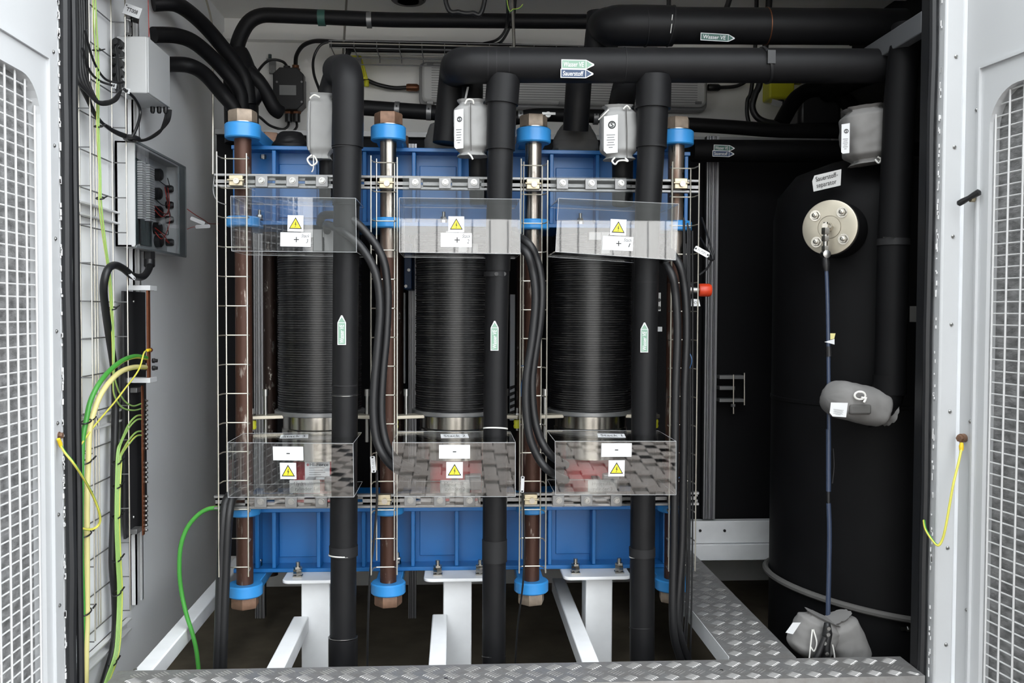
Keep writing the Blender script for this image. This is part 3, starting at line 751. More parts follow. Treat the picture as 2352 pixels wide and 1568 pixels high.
def marker(c, L, H, deg, txt, parent, fill, two=None, ink='label_white', fr_=FN):
    # pipe marker: white edge, coloured field, arrow head; text runs along the arrow
    F = rotfr(deg, fr_); hd = H * .95
    def arrow(L, H, hd): return [(-L / 2, -H / 2), (L / 2 - hd, -H / 2), (L / 2 - hd * .1, -H * .08), (L / 2 - hd * .1, H * .08), (L / 2 - hd, H / 2), (-L / 2, H / 2)]
    s = plate(arrow(L, H, hd), c, F, .0007, 'pipe_marker', 'label_white', parent)
    e = H * .09
    plate([(-L / 2 + e, -H / 2 + e), (L / 2 - hd - e * .5, -H / 2 + e), (L / 2 - hd - e * .5, H / 2 - e), (-L / 2 + e, H / 2 - e)], c, F, .0003, 'text_field', fill, s, .0007)
    plate([(L / 2 - hd + e * .3, -H / 2 + e), (L / 2 - hd * .3, 0), (L / 2 - hd + e * .3, H / 2 - e)], c, F, .0003, 'arrow_field', fill, s, .0007)
    u = F[0]; text(txt, c - u * (hd * .5), F, (L - hd) * .82, H * .52, s, ink, .0013, shear=.12, bold=.012)
    return s
YP = .36
def riser(label, pts, r, wide, sleeves, bands):
    path = fillet(pts, .075)
    b = MB(); rough_tube(b, path, r, 28, .010, pts[0].x)
    root = tag(build(b, 'insulated_pipe', 'foam'), label, 'pipe')
    return root, path
# leftmost riser
v3 = [P(787, 1700, YP), P(789, 1300, YP), P(793, 850, YP), P(796, 480, YP), P(800, 158, YP), P(770, 168, .60), P(738, 300, .60)]
r3, _ = riser('thick black insulated pipe in front of the leftmost stack, bending back at its top', v3, .0392, None, None, None)
def sleeve(pts, r, root, name='foam_sleeve', m='foam', rad=.07, amp=.012):
    b = MB(); rough_tube(b, fillet(pts, rad), r, 28, amp, pts[0].z); return build(b, name, m, root)
sleeve([P(798, 338, YP), P(799, 280, YP), P(800, 160, YP), P(775, 162, .52)], .0475, r3)
sleeve([P(799, 290, YP), P(796, 470, YP)], .0425, r3)
sleeve([P(789, 1262, YP), P(790, 1140, YP)], .0418, r3)
sleeve([P(789, 1275, YP), P(789, 1252, YP)], .0435, r3, 'tape_collar', 'foam_tape', amp=0)
sleeve([P(788, 1700, YP), P(788, 1462, YP)], .0445, r3)
for y, rr in ((340, .0435), (470, .042), (884, .0398), (905, .0398)): band(P(796 if y < 600 else 792, y, YP), (0, 0, 1), rr, .004, 'seam_band', 'foam_tape', r3, 1.01)
band(P(792, 907, YP), (0, 0, 1), .0395, .0018, 'bright_ring', 'steel', r3, 1.012)
band(P(788, 1274, YP), (.03, .1, 1), .0425, .0035, 'cable_tie', 'cord_white', r3, 1.035)
band(P(788, 1462, YP), (0, 0.1, 1), .0445, .002, 'wire_ring', 'steel', r3, 1.012)
marker(P(785, 757, YP - .0415), M(68, YP), M(19, YP), 90, 'Wasser VE', r3, 'marker_green')
# middle riser
v2 = [P(1134, 1700, YP), P(1135, 1300, YP), P(1138, 850, YP), P(1146, 480, YP), P(1157, 160, YP)]
r2, _ = riser('thick black insulated pipe in front of the middle stack, rising into the header', v2, .0362, None, None, None)
sleeve([P(1157, 176, YP), P(1152, 240, YP)], .0505, r2)
sleeve([P(1153, 225, YP), P(1150, 345, YP)], .044, r2); sleeve([P(1150, 335, YP), P(1143, 622, YP)], .0385, r2)
band(P(1140, 630, YP), (0, 0, 1), .0375, .014, 'hose_clamp', 'foam_tape', r2, 1.03)
for q in (1140, 1158):
    c = P(q, 629, YP - .036 + (q - 1140) * .0006); build(MB().lathe([(.006, 0), (.006, .006)], c, (0, -1, 0), 12), 'clamp_screw', 'black_plastic', r2)
sleeve([P(1136, 1240, YP), P(1137, 1000, YP)], .0368, r2); sleeve([P(1136, 1288, YP), P(1136, 1238, YP)], .0385, r2, 'tape_collar', 'foam_tape', amp=0)
band(P(1138, 984, YP), (.03, .2, 1), .037, .004, 'cable_tie', 'cord_white', r2, 1.035)
band(P(1134, 1506, YP), (0, .25, 1), .0365, .002, 'wire_ring', 'steel', r2, 1.012)
marker(P(1136, 770, YP - .039), M(69, YP), M(18, YP), 90, 'Wasser VE', r2, 'marker_green')
# right riser
v1 = [P(1475, 1700, YP), P(1475, 1300, YP), P(1480, 850, YP), P(1488, 460, YP), P(1501, 160, YP)]
r1, _ = riser('thick black insulated pipe in front of the rightmost stack, rising into the header', v1, .0385, None, None, None)
sleeve([P(1502, 176, YP), P(1500, 250, YP)], .0535, r1); sleeve([P(1500, 240, YP), P(1496, 340, YP)], .0465, r1); sleeve([P(1496, 335, YP), P(1488, 470, YP)], .041, r1)
band(P(1484, 648, YP), (0, 0, 1), .0385, .003, 'seam_band', 'foam_tape', r1, 1.012); band(P(1497, 338, YP), (0, 0, 1), .0468, .003, 'seam_band', 'foam_tape', r1, 1.0)
sleeve([P(1475, 1276, YP), P(1475, 1256, YP)], .0405, r1, 'tape_collar', 'foam_tape', amp=0)
band(P(1475, 1277, YP), (-.05, .15, 1), .039, .0035, 'cable_tie', 'cord_white', r1, 1.035)
band(P(1474, 1440, YP), (0, .2, 1), .0392, .002, 'wire_ring', 'foam_tape', r1, 1.012)
marker(P(1480, 774, YP - .041), M(70, YP), M(18, YP), 90, 'Wasser VE', r1, 'marker_green')
# header between the risers
hd = [P(2035, 152, YP), P(1600, 150, YP), P(1052, 150, YP), P(1046, 165, .62), P(1030, 330, .62)]
b = MB(); rough_tube(b, fillet(hd, .07), .0525, 30, .010, 4.0)
h1 = tag(build(b, 'header_pipe', 'foam'), 'thick black insulated header pipe with green and blue arrow marker, joining two risers', 'pipe')
sleeve([P(1168, 150, YP), P(1056, 150, YP), P(1050, 160, .56)], .0545, h1, rad=.06)
for q in (1120, 1139, 1433, 1168): band(P(q, 150, YP), (1, 0, 0), .0535 if q < 1200 else .0528, .0025, 'seam_band', 'foam_tape', h1, 1.025)
c = P(1757, 150, YP); build(MB().lathe([(.05, -.004), (.0575, -.004), (.0575, .004), (.05, .004)], c, (1, 0, .25), 26, caps=False).box((c.x - .012, c.y - .062, c.z - .01), (c.x + .012, c.y - .05, c.z + .03)), 'pipe_strap', 'black_plastic', h1)
mk = marker(P(1328, 148, YP - .0535), M(76, YP), M(21, YP), 0, 'Wasser VE', h1, 'marker_green')
marker(P(1326, 169, YP - .0525), M(76, YP), M(20, YP), 0, 'Sauerstoff', h1, 'marker_blue')
# upper header
YU = .62
up = [P(2075, 62, YU), P(1700, 60, YU), P(1400, 58, YU), P(1385, 60, .80), P(1380, 110, .80)]
b = MB(); rough_tube(b, fillet(up, .07), .0595, 30, .010, 9.0)
h2 = tag(build(b, 'header_pipe', 'foam'), 'black insulated header pipe along the top right, above the lower header', 'pipe')
sleeve([P(1545, 60, YU), P(1412, 58, YU), P(1400, 66, .78)], .066, h2, rad=.06)
sleeve([P(1378, 30, .78), P(1374, 118, .78)], .046, h2)
band(P(1540, 60, YU), (1, 0, -.12), .0665, .004, 'cable_tie', 'foam_tape', h2, 1.02)
c = P(1543, 55, YU - .066); build(MB().bar(c, c + V((-.004, 0, -.03)), .003, .002).bar(c + V((0, 0, .012)), c + V((.002, 0, .03)), .003, .002), 'tape_tear', 'cord_white', h2)
for q in (1482, 1760): band(P(q, 60, YU), (1, 0, .05), .0605 if q > 1600 else .0665, .003, 'seam_band', 'foam_tape' if q < 1600 else 'brown_brass', h2, 1.02)
marker(P(1649, 86, YU - .058), M(80, YU), M(17, YU), -2, 'Wasser VE', h2, 'marker_dark')
# back pipe under the ceiling
bp_ = [P(1390, 50, 1.40), P(900, 46, 1.40), P(578, 33, 1.40), P(540, 105, 1.38), P(549, 320, 1.36)]
b = MB(); rough_tube(b, fillet(bp_, .07), .030, 22, .012, 2.0)
h3 = tag(build(b, 'back_pipe', 'foam'), 'thin black insulated pipe along the back under the ceiling, elbowing down at left', 'pipe')
for q in (848,): band(P(q, 46, 1.40), (1, 0, .02), .031, .02, 'pipe_clip', 'zinc', h3, 1.06)
band(P(739, 41, 1.40), (1, 0, .02), .031, .03, 'tape_patch', 'marker_dark', h3, 1.05)
# three hoses out of the left wall and the manifold they join
for (a, nm) in (([PX(352, 8, -1.085), P(405, 10, 1.02), P(455, 45, 1.15), P(505, 100, 1.25), P(560, 175, 1.33), P(572, 240, 1.34)], 'topmost of three black insulated hoses curving out of the left wall'),
                ([PX(352, 80, -1.085), P(405, 82, 1.05), P(450, 100, 1.15), P(505, 150, 1.25), P(548, 205, 1.3), P(556, 250, 1.32)], 'middle of three black insulated hoses curving out of the left wall'),
                ([PX(385, 148, -1.085), P(432, 150, 1.14), P(470, 170, 1.2), P(510, 215, 1.26), P(538, 250, 1.28), P(545, 290, 1.3)], 'lowest of three black insulated hoses curving out of the left wall')):
    b = MB(); b.tube(spline(a, 6), .0285, 18); tag(build(b, 'insulated_hose', 'foam'), nm, 'hose', 'hoses from the left wall')
b = MB(); b.tube(spline([P(547, 112, 1.38), P(552, 170, 1.38), P(554, 240, 1.38), P(556, 330, 1.38)], 5), [.035 + .033 * min(1, i / 5) for i in range(16)], 22)
mf = tag(build(b, 'manifold_pipe', 'foam'), 'fat black insulated junction where three hoses meet above the leftmost tie rod', 'pipe')
build(MB().tube(spline([P(570, 165, 1.36), P(592, 185, 1.36), P(612, 215, 1.38), P(630, 248, 1.40), P(644, 258, 1.42)], 6), .030, 18), 'branch_hose', 'foam', mf)
build(MB().tube(spline([P(560, 150, 1.38), P(590, 200, 1.38), P(570, 240, 1.38)], 6), .036, 18), 'foam_wrap', 'foam', mf)
# middle-height hoses along the back
def clip(c, ax, r, root): 
    k = band(c, ax, r, .020, 'pipe_clip', 'zinc', root, 1.05)
    build(MB().lathe([(.004, 0), (.004, .002)], V(c) + V((0, -r * 1.05, .008)), (0, -1, 0), 10), 'screw', 'ink', k)
b = MB(); b.tube(spline([P(815, 246, 1.42), P(900, 252, 1.42), P(985, 258, 1.42), P(1050, 262, 1.42)], 5), .0315, 18)
q1 = tag(build(b, 'back_hose', 'foam'), 'black insulated hose with two bright clips, behind the second tie rod nut', 'hose')
clip(P(912, 252, 1.42), (1, 0, -.04), .0315, q1); clip(P(985, 258, 1.42), (1, 0, -.04), .0315, q1)
b = MB(); b.tube(spline([P(1180, 272, 1.42), P(1240, 264, 1.42), P(1330, 266, 1.42), P(1440, 268, 1.42)], 5), .028, 18)
q2 = tag(build(b, 'back_hose', 'foam'), 'black insulated hose with bright clips behind the third tie rod nut', 'hose')
clip(P(1195, 268, 1.42), (1, 0, 0), .028, q2); clip(P(1368, 270, 1.42), (1, 0, 0), .028, q2)
c = P(1258, 265, 1.38); build(MB().cyl(c + V((0, -.02, 0)), c + V((0, .03, 0)), .012, 14).bar(c + V((-.025, -.02, .003)), c + V((.03, -.02, .003)), .008, .01), 'ball_valve', 'steel', q2)
b = MB(); b.tube(spline([P(1538, 284, 1.44), P(1600, 287, 1.44), P(1680, 292, 1.44), P(1790, 300, 1.44), P(1900, 302, 1.44), P(2010, 302, 1.44)], 5), .030, 18)
tag(build(b, 'back_hose', 'foam'), 'black insulated hose running right from the fourth tie rod nut', 'hose')
# legs from the headers down to the stack tops
def leg(label, pts, r):
    b = MB(); rough_tube(b, fillet(pts, .06), r, 24, .015, pts[0].x * 3); return tag(build(b, 'outlet_pipe', 'foam'), label, 'pipe')
leg('short black pipe dropping from the header to the middle dark jacket', [P(1340, 172, .62), P(1330, 180, .62), P(1322, 300, .66)], .043)
leg('short black pipe above the tagged grey jacket of the rightmost riser', [P(1442, 178, .60), P(1432, 215, .58), P(1424, 260, .50)], .042)
leg('short black pipe below the tagged grey jacket of the middle riser', [P(1098, 345, .50), P(1098, 395, .50), P(1100, 470, .54)], .030)
leg('short black pipe below the tagged grey jacket of the rightmost riser', [P(1430, 345, .50), P(1430, 395, .50), P(1430, 470, .54)], .034)
leg('short black pipe below the grey jacket left of the leftmost riser', [P(752, 340, .53), P(752, 395, .53), P(752, 460, .54)], .026)
leg('short black pipe below the header left end, above the dark conical jacket', [P(1085, 185, .55), P(1085, 230, .50), P(1080, 265, .46)], .034)

# ------------------------------------------------------------------ grey fabric jackets
def bag_mesh(c, ax, L, rx, ry, seed, sq=3.2, ends=(1, 1), nseg=44, n=40, bulge=.06, tilt=None):
    ax = V(ax).normalized(); a = V((0, -1, 0)) if abs(ax.y) < .8 else V((0, 0, 1))
    v = (a - ax * a.dot(ax)).normalized(); u = v.cross(ax).normalized(); c = V(c); b = MB(); vs = []; fs = []
    for i in range(n + 1):
        t = i / n
        k = 1.0
        for e, tt in ((ends[0], t), (ends[1], 1 - t)):
            if e == 1 and tt < .16:          # gathered neck with a flared hem
                k *= (.66 + .34 * abs(tt - .06) / .10) if tt > .06 else (.66 + .20 * (.06 - tt) / .06)
            elif e == 2 and tt < .25: k *= sqrt(max(.02, 1 - ((.25 - tt) / .25) ** 2))
            elif e == 3: k *= .55 + .45 * min(1, tt / .6) ** .7
        k *= 1 + bulge * sin(pi * t)
        for j in range(nseg):
            an = 2 * pi * j / nseg; ca, sa = cos(an), sin(an)
            d = (abs(ca) ** sq + abs(sa) ** sq) ** (-1 / sq)
            edge = max(0, 1 - min(t, 1 - t) / .2)
            f = k * d * (1 + .05 * noise.noise(V((ca * 1.6 + seed, sa * 1.6, t * 4))) + .035 * noise.noise(V((ca * 3.2 + seed, sa * 3.2, t * 9 + ca * 2))) + edge * .15 * noise.noise(V((ca * 5 + seed, sa * 5, t * 3))))
            vs.append(c + ax * (L * (t - .5)) + u * (rx * ca * f) + v * (ry * sa * f))
    for i in range(n):
        for j in range(nseg):
            fs.append((i * nseg + j, i * nseg + (j + 1) % nseg, (i + 1) * nseg + (j + 1) % nseg, (i + 1) * nseg + j))
    fs.append(tuple(range(nseg - 1, -1, -1))); fs.append(tuple(n * nseg + j for j in range(nseg)))
    return b.add(vs, fs)
def cord(pts, root, r=.0028, nm='drawstring'): return build(MB().tube(spline(pts, 6), r, 8), nm, 'cord_white', root)
def jtag(c, fr_, w, h, root, emblem=True, cut=True):
    s = plate([(-w / 2, -h / 2 + w * .2), (-w / 2 + w * .2, -h / 2), (w / 2, -h / 2 + w * .05), (w / 2, h / 2), (-w / 2, h / 2 - w * .1)], c, fr_, .0006, 'care_tag', 'label_white', root)
    u, v, n = fr_
    if emblem:
        cc = V(c) + v * (h * .24) + u * (w * .08) + n * .0008
        b = MB()
        pts = [cc + (u * cos(a) + v * sin(a)) * (w * .24) for a in [2 * pi * k / 20 for k in range(20)]]
        b.tube(pts, w * .05, 5, closed=True)
        build(b, 'emblem', 'ink', s); text('S', cc, fr_, w * .24, w * .34, s, 'ink', .0002, bold=.03)
    for k in range(6):
        z = -h * .02 - k * h * .065
        build(MB().prism(rect(w * (.62, .5, .6, .45, .58, .3)[k], h * .018), V(c) + v * z + n * .0008, u, v, n, .0002), 'print_line', 'ink_grey', s, smooth=False)
    return s
# left jacket
c = P(738, 292, .50)
b = bag_mesh(c, (.02, 0, 1), M(146, .5), M(30, .5), .035, 1.3, 4.0, (1, 1), bulge=.02)
j = tag(build(b, 'valve_jacket', 'jacket'), 'upright grey fabric jacket without tag, left of the leftmost riser', 'fabric jacket', 'grey fabric valve jackets')
build(MB().tube([P(711, 232, .462), P(709, 290, .460), P(710, 345, .462)], .003, 8), 'piping', 'jacket', j)
cord([P(716, 356, .455), P(706, 366, .45), P(716, 380, .45), P(728, 372, .45), P(722, 358, .45)], j)
cord([P(720, 356, .455), P(720, 385, .45), P(716, 395, .45)], j, .0018); cord([P(712, 226, .46), P(722, 218, .455), P(735, 224, .455)], j, .003)
# middle jacket
c = P(1084, 296, .43)
b = bag_mesh(c, (-.02, 0, 1), M(126, .43), M(39, .43), .045, 4.1, 3.2, (1, 1), bulge=.05)
j = tag(build(b, 'valve_jacket', 'jacket'), 'grey fabric jacket with emblem tag, left of the middle riser', 'fabric jacket', 'grey fabric valve jackets')
build(MB().tube([P(1081, 236, .378), P(1081, 290, .376), P(1082, 346, .380)], .0016, 6), 'zip_seam', 'jacket_dark', j)
jtag(P(1054, 296, .376), (V((.93, -.36, 0)).normalized(), V((0, 0, 1)), V((-.36, -.93, 0)).normalized()), M(22, .38), M(90, .38), j)
cord([P(1068, 238, .385), P(1074, 229, .38), P(1085, 230, .38), P(1088, 238, .385)], j); cord([P(1075, 352, .385), P(1082, 358, .38), P(1086, 366, .38)], j)
build(MB().bar(P(1068, 232, .40), P(1075, 200, .42), .006, .002), 'strap_end', 'jacket', j)
# right jacket
c = P(1421, 306, .43)
b = bag_mesh(c, (-.02, 0, 1), M(122, .43), M(41, .43), .045, 7.7, 3.4, (1, 1), bulge=.04)
j = tag(build(b, 'valve_jacket', 'jacket'), 'grey fabric jacket with emblem tag, left of the rightmost riser', 'fabric jacket', 'grey fabric valve jackets')
build(MB().tube([P(1438, 248, .380), P(1440, 300, .377), P(1440, 362, .382)], .0016, 6), 'zip_seam', 'jacket_dark', j)
jtag(P(1403, 308, .374), (V((.96, -.26, 0)).normalized(), V((0, 0, 1)), V((-.26, -.96, 0)).normalized()), M(32, .38), M(88, .38), j)
cord([P(1412, 362, .385), P(1406, 370, .38), P(1413, 377, .38), P(1420, 370, .38), P(1432, 368, .38), P(1442, 370, .38), P(1436, 363, .385)], j)
cord([P(1432, 250, .385), P(1440, 243, .38), P(1447, 250, .385)], j); cord([P(1375, 275, .40), P(1388, 262, .385), P(1398, 252, .39)], j, .002)
# dark conical jackets on the stack tops
for q, yy, w, nm in ((1010, 318, 34, 'dark grey conical jacket on the middle stack top, left of the tagged jacket'), (1322, 320, 52, 'wide dark grey conical jacket on the rightmost stack top')):
    c = P(q, yy, .78); b = bag_mesh(c, (0, 0, -1), M(66, .78), M(w, .78), M(w, .78) * .9, q * .01, 2.2, (3, 0), bulge=.0)
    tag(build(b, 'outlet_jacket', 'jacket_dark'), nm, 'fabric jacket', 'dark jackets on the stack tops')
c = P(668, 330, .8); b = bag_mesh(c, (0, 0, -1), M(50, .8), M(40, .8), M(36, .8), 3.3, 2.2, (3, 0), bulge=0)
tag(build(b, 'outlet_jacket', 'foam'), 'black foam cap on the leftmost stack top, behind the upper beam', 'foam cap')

# ------------------------------------------------------------------ thick power cables
def cable(label, pts, r, m='rubber', cat='cable', group=None, stripe=None, name='power_cable', n=14, k=8):
    b = MB().tube(spline(pts, k), r, n, stripe=stripe)
    return tag(build(b, name, m), label, cat, group)
YK = .37
for pts, nm in (([P(735, 512, .56), P(745, 494, .44), P(800, 500, .345), P(842, 535, .335), P(878, 590, .33), P(890, 660, .33), P(888, 760, .33), P(880, 850, .33), P(876, 930, .33), P(880, 990, .33), P(896, 1038, .33), P(925, 1066, .36), P(960, 1078, .42)], 'thick black cable arching from the upper left cover, outer of the pair'),
                ([P(752, 530, .56), P(752, 516, .42), P(790, 534, .32), P(830, 568, .315), P(862, 625, .31), P(873, 700, .31), P(868, 790, .31), P(860, 880, .31), P(858, 950, .31), P(865, 1010, .31), P(885, 1052, .31), P(915, 1080, .35), P(955, 1094, .42)], 'thick black cable arching from the upper left cover, inner of the pair'),
                ([P(1070, 530, .56), P(1160, 536, .44), P(1210, 556, .33), P(1234, 600, .33), P(1244, 660, .33), P(1240, 740, .33), P(1228, 820, .33), P(1222, 880, .33), P(1226, 950, .33), P(1240, 1005, .33), P(1265, 1045, .33), P(1300, 1068, .40)], 'thick black cable arching from the upper middle cover, outer of the pair'),
                ([P(1066, 552, .56), P(1160, 554, .42), P(1206, 576, .31), P(1224, 625, .31), P(1230, 690, .31), P(1222, 780, .31), P(1210, 860, .31), P(1208, 930, .31), P(1216, 1000, .31), P(1236, 1050, .31), P(1262, 1082, .31), P(1300, 1102, .40)], 'thick black cable arching from the upper middle cover, inner of the pair'),
                ([P(1400, 545, .56), P(1515, 566, .43), P(1556, 600, .36), P(1572, 660, .36), P(1577, 760, .36), P(1572, 900, .36), P(1570, 1050, .36), P(1566, 1250, .36), P(1556, 1400, .36), P(1562, 1460, .37), P(1585, 1530, .40), P(1600, 1600, .42)], 'thick black cable dropping right of the rightmost stack into the pit, outer of the pair'),
                ([P(1395, 560, .56), P(1500, 586, .42), P(1540, 625, .34), P(1552, 680, .34), P(1556, 770, .34), P(1552, 900, .34), P(1550, 1050, .34), P(1548, 1250, .34), P(1545, 1400, .34), P(1550, 1470, .35), P(1570, 1535, .38), P(1585, 1600, .40)], 'thick black cable dropping right of the rightmost stack into the pit, inner of the pair')):
    cable(nm, pts, .0125, group='thick black power cables')
for k, (q0, q1, nm) in enumerate(((524, 520, 'outer thick black cable hanging at the far left wire tray into the pit'), (512, 506, 'inner thick black cable hanging at the far left wire tray into the pit'))):
    cable(nm, [P(q0 + 22, 1130, .47), P(q0 + 8, 1150, .42), P(q0, 1200, .40), P(q0 - 6, 1330, .40), P(q0 - 10, 1450, .40), P(q0 - 16, 1640, .40)], .0135, group='thick black power cables')
# thin black bundle clipped to the right wire tray
for k in range(6):
    q = 1569 + k * 4.2; rnd = random.Random(k)
    cable(('thin black cable in the bundle on the right wire tray, %s from its left' % ('first', 'second', 'third', 'fourth', 'fifth', 'sixth')[k]),
          [P(q + rnd.uniform(-2, 2), 500 + k * 6, .385), P(q + rnd.uniform(-2, 2), 700, .384), P(q + rnd.uniform(-1, 1), 900, .384), P(q + rnd.uniform(-1, 1), 1150, .384), P(q - 2 + rnd.uniform(-2, 2), 1350, .384), P(q - 10 + rnd.uniform(-6, 6), 1520, .39), P(q - 10, 1640, .40)], .0030, group='thin black bundle on the right tray', n=8, k=5)
cable('thin blue wire looping beside the lower right clear cover', [P(1577, 970, .38), P(1577, 1050, .37), P(1570, 1085, .36), P(1545, 1108, .36)], .0016, 'blue_wire', 'wire', n=6)
cable('short thin blue wire curl on the right wire tray', [P(1577, 806, .38), P(1586, 815, .37), P(1589, 830, .37), P(1584, 845, .38)], .0016, 'blue_wire', 'wire', n=6)
cable('thin blue wire beside the middle wire tray, between the cable pair', [P(1194, 840, .40), P(1206, 842, .38), P(1205, 860, .37), P(1198, 880, .38), P(1197, 910, .40)], .0014, 'blue_wire', 'wire', n=6)
cable('thin black cable hanging from the leftmost lower tray into the pit', [P(866, 1080, .40), P(866, 1150, .40), P(858, 1250, .40), P(850, 1320, .40), P(845, 1450, .42), P(843, 1600, .42)], .0035, n=8)
cable('thin black cable hanging past the third tie rod nut', [P(1200, 1120, .40), P(1204, 1220, .40), P(1202, 1330, .42), P(1188, 1450, .46), P(1180, 1600, .46)], .003, n=8)
# cable tags (white capsule plates)
def tagplate(px, py, Y, w, h, deg, label, txt=None, fr_=FN, carrier=None):
    c = P(px, py, Y); F = rotfr(deg, fr_)
    o = plate(rrect(M(w, Y), M(h, Y), M(min(w, h), Y) * .25), c, F, .0008, 'cable_tag', 'label_white', None)
    tag(o, label, 'tag')
    if txt: text(txt, c, F, M(w * .55, Y), M(h * .45, Y), o, 'ink_grey', .0010)
    for s in (-1, 1): build(MB().prism(rect(M(4, Y), M(4, Y)), c + F[0] * (s * M(w * .42, Y)) + F[2] * .0008, F[0], F[1], F[2], .0006), 'tie_slot', 'ink', o, smooth=False)
    return o
tagplate(857, 1066, .372, 38, 11, 95, 'white cable tag by the leftmost lower clear cover', 'IT-001')
tagplate(1200, 1112, .372, 38, 8, 88, 'white cable tag on the third wire tray beside the lower right cover')
tagplate(1612, 578, .36, 38, 13, -28, 'white tilted cable tag by the aluminium post, above the orange red knob', 'P1.PSP1')
# ------------------------------------------------------------------ left wall: tray, boxes, earthing
XT = -1.045
def L(px, py, x=XT): return PX(px, py, x)
FL = (V((0, 1, 0)), V((0, 0, 1)), V((1, 0, 0)))           # art on the left wall, facing into the room
yn, yf2 = L(176, 700, -1.09).y, L(260, 700, -1.09).y
zb = 0.03
t = thing('wire_tray', 'wire cable tray up the left wall behind the left door jamb', 'wire tray', (-1.07, (yn + yf2) / 2, zb))
for x, y in ((-1.050, yn + .008), (-1.086, yn + .02), (-1.090, (yn * .52 + yf2 * .48)), (-1.090, (yn * .45 + yf2 * .55)), (-1.086, yf2 - .008), (-1.045, yf2)):
    build(MB().tube([(x, y, zb), (x, y, 2.3)], .0022, 8), 'long_wire', 'bright_wire', t)
z = zb
while z < 2.3:
    build(MB().tube([(-1.050, yn, z), (-1.082, yn + .002, z), (-1.088, yn + .01, z), (-1.088, yf2 - .01, z), (-1.082, yf2 - .002, z), (-1.045, yf2, z)], .0021, 6), 'rung', 'zinc', t); z += .1105
# horizontal strut rails on the wall behind the tray
for py, nm in ((492, 'steel rail on the left wall behind the tray, near the open junction box'), (965, 'steel rail on the left wall behind the tray, beside the dark earthing panel'), (1490, 'steel rail low on the left wall behind the tray')):
    z = PX(230, py, -1.095).z; ya, yb = .24, PX(292, py, -1.095).y
    r_ = MB().box((-1.099, ya, z - .02), (-1.094, yb, z + .02)).box((-1.099, ya, z + .014), (-1.078, yb, z + .02)).box((-1.099, ya, z - .02), (-1.078, yb, z - .014))
    tag(build(r_, 'wall_rail', 'alu_bright', None, bevel=.001), nm, 'rail')
# vertical mounting channel
zz1, zz0 = 2.0, 0.0
yv = PX(302, 620, -1.095).y
b = MB().box((-1.099, yv - .035, zz0), (-1.092, yv + .035, zz1)).box((-1.099, yv - .035, zz0), (-1.075, yv - .028, zz1)).box((-1.099, yv + .028, zz0), (-1.075, yv + .035, zz1)).box((-1.079, yv - .035, zz0), (-1.075, yv - .015, zz1)).box((-1.079, yv + .015, zz0), (-1.075, yv + .035, zz1))
tag(build(b, 'mounting_channel', 'alu_bright', None), 'upright steel mounting channel on the left wall carrying the boxes and earthing panel', 'channel')
# closed grey box
z1, z0 = 1.882, 1.700
t = thing('junction_box', 'closed light grey junction box high on the left wall with five black glands', 'junction box', (-1.04, .73, z0))
build(MB().box((-1.092, .617, z0), (-.996, .849, z1)), 'housing', 'box_grey', t, bevel=.004)
build(MB().box((-.996, .618, z0 + .002), (-.991, .848, z1 - .002)), 'lid', 'box_grey', t, bevel=.002)
for k in range(5):
    c = P(276, 104 + 22 * k, .617)
    g = build(MB().hexnut(c, (0, -1, 0), .0175, .016, .3).lathe([(.015, .016), (.0145, .036), (.009, .046)], c, (0, -1, 0), 18), 'cable_gland', 'black_plastic', t)
for i in range(3):
    c = V((-1.0 - .022 * i, .825, z0)); build(MB().lathe([(.008, 0), (.008, .016), (.005, .022)], c, (0, 0, -1), 14), 'cable_gland', 'black_plastic', t)
# small grey sensor head and its tag
t = thing('sensor_head', 'small dark grey sensor bracket above the closed junction box, behind the TT008 tag', 'sensor', P(298, 75, .6))
build(MB().box(P(285, 75, .58) , P(303, 52, .61)), 'bracket', 'zinc_grey', t, bevel=.002)
build(MB().lathe([(.010, 0), (.010, .03), (.006, .04)], P(292, 42, .59), (.3, 0, 1), 14), 'knuckle', 'zinc_grey', t)
build(MB().lathe([(.020, 0), (.018, .015), (.008, .02)], P(318, 40, .6), (-1, -.2, .1), 18), 'hood', 'black_plastic', t)
build(MB().tube(spline([P(300, 60, .60), P(296, 78, .62), P(298, 100, .64)], 5), .004, 8), 'lead', 'rubber', t)
c = P(304, 25, .55); F = rotfr(-19); o = tag(plate(rect(M(38, .55), M(24, .55)), c, F, .001, 'name_tag', 'label_white', None), 'white name tag reading TT008 hanging at the top left', 'tag')
text('TT008', c, F, M(25, .55), M(9, .55), o, 'ink', .0014, bold=.02); build(MB().lathe([(.002, 0), (.002, .0004)], P(291, 12, .549), (0, -1, 0), 12), 'eyelet', 'ink', o)
# overhead white equipment edge at the very top left
t = build(MB().box((-1.092, .26, 1.965), (-1.0, .52, 2.2)), 'wall_cabinet', 'white_steel', None, bevel=.003); tag(t, 'white cabinet corner at the top left edge of the opening', 'cabinet')
build(MB().box((-1.06, .30, 1.962), (-1.02, .48, 1.965)), 'bottom_slot', 'zinc_grey', t)
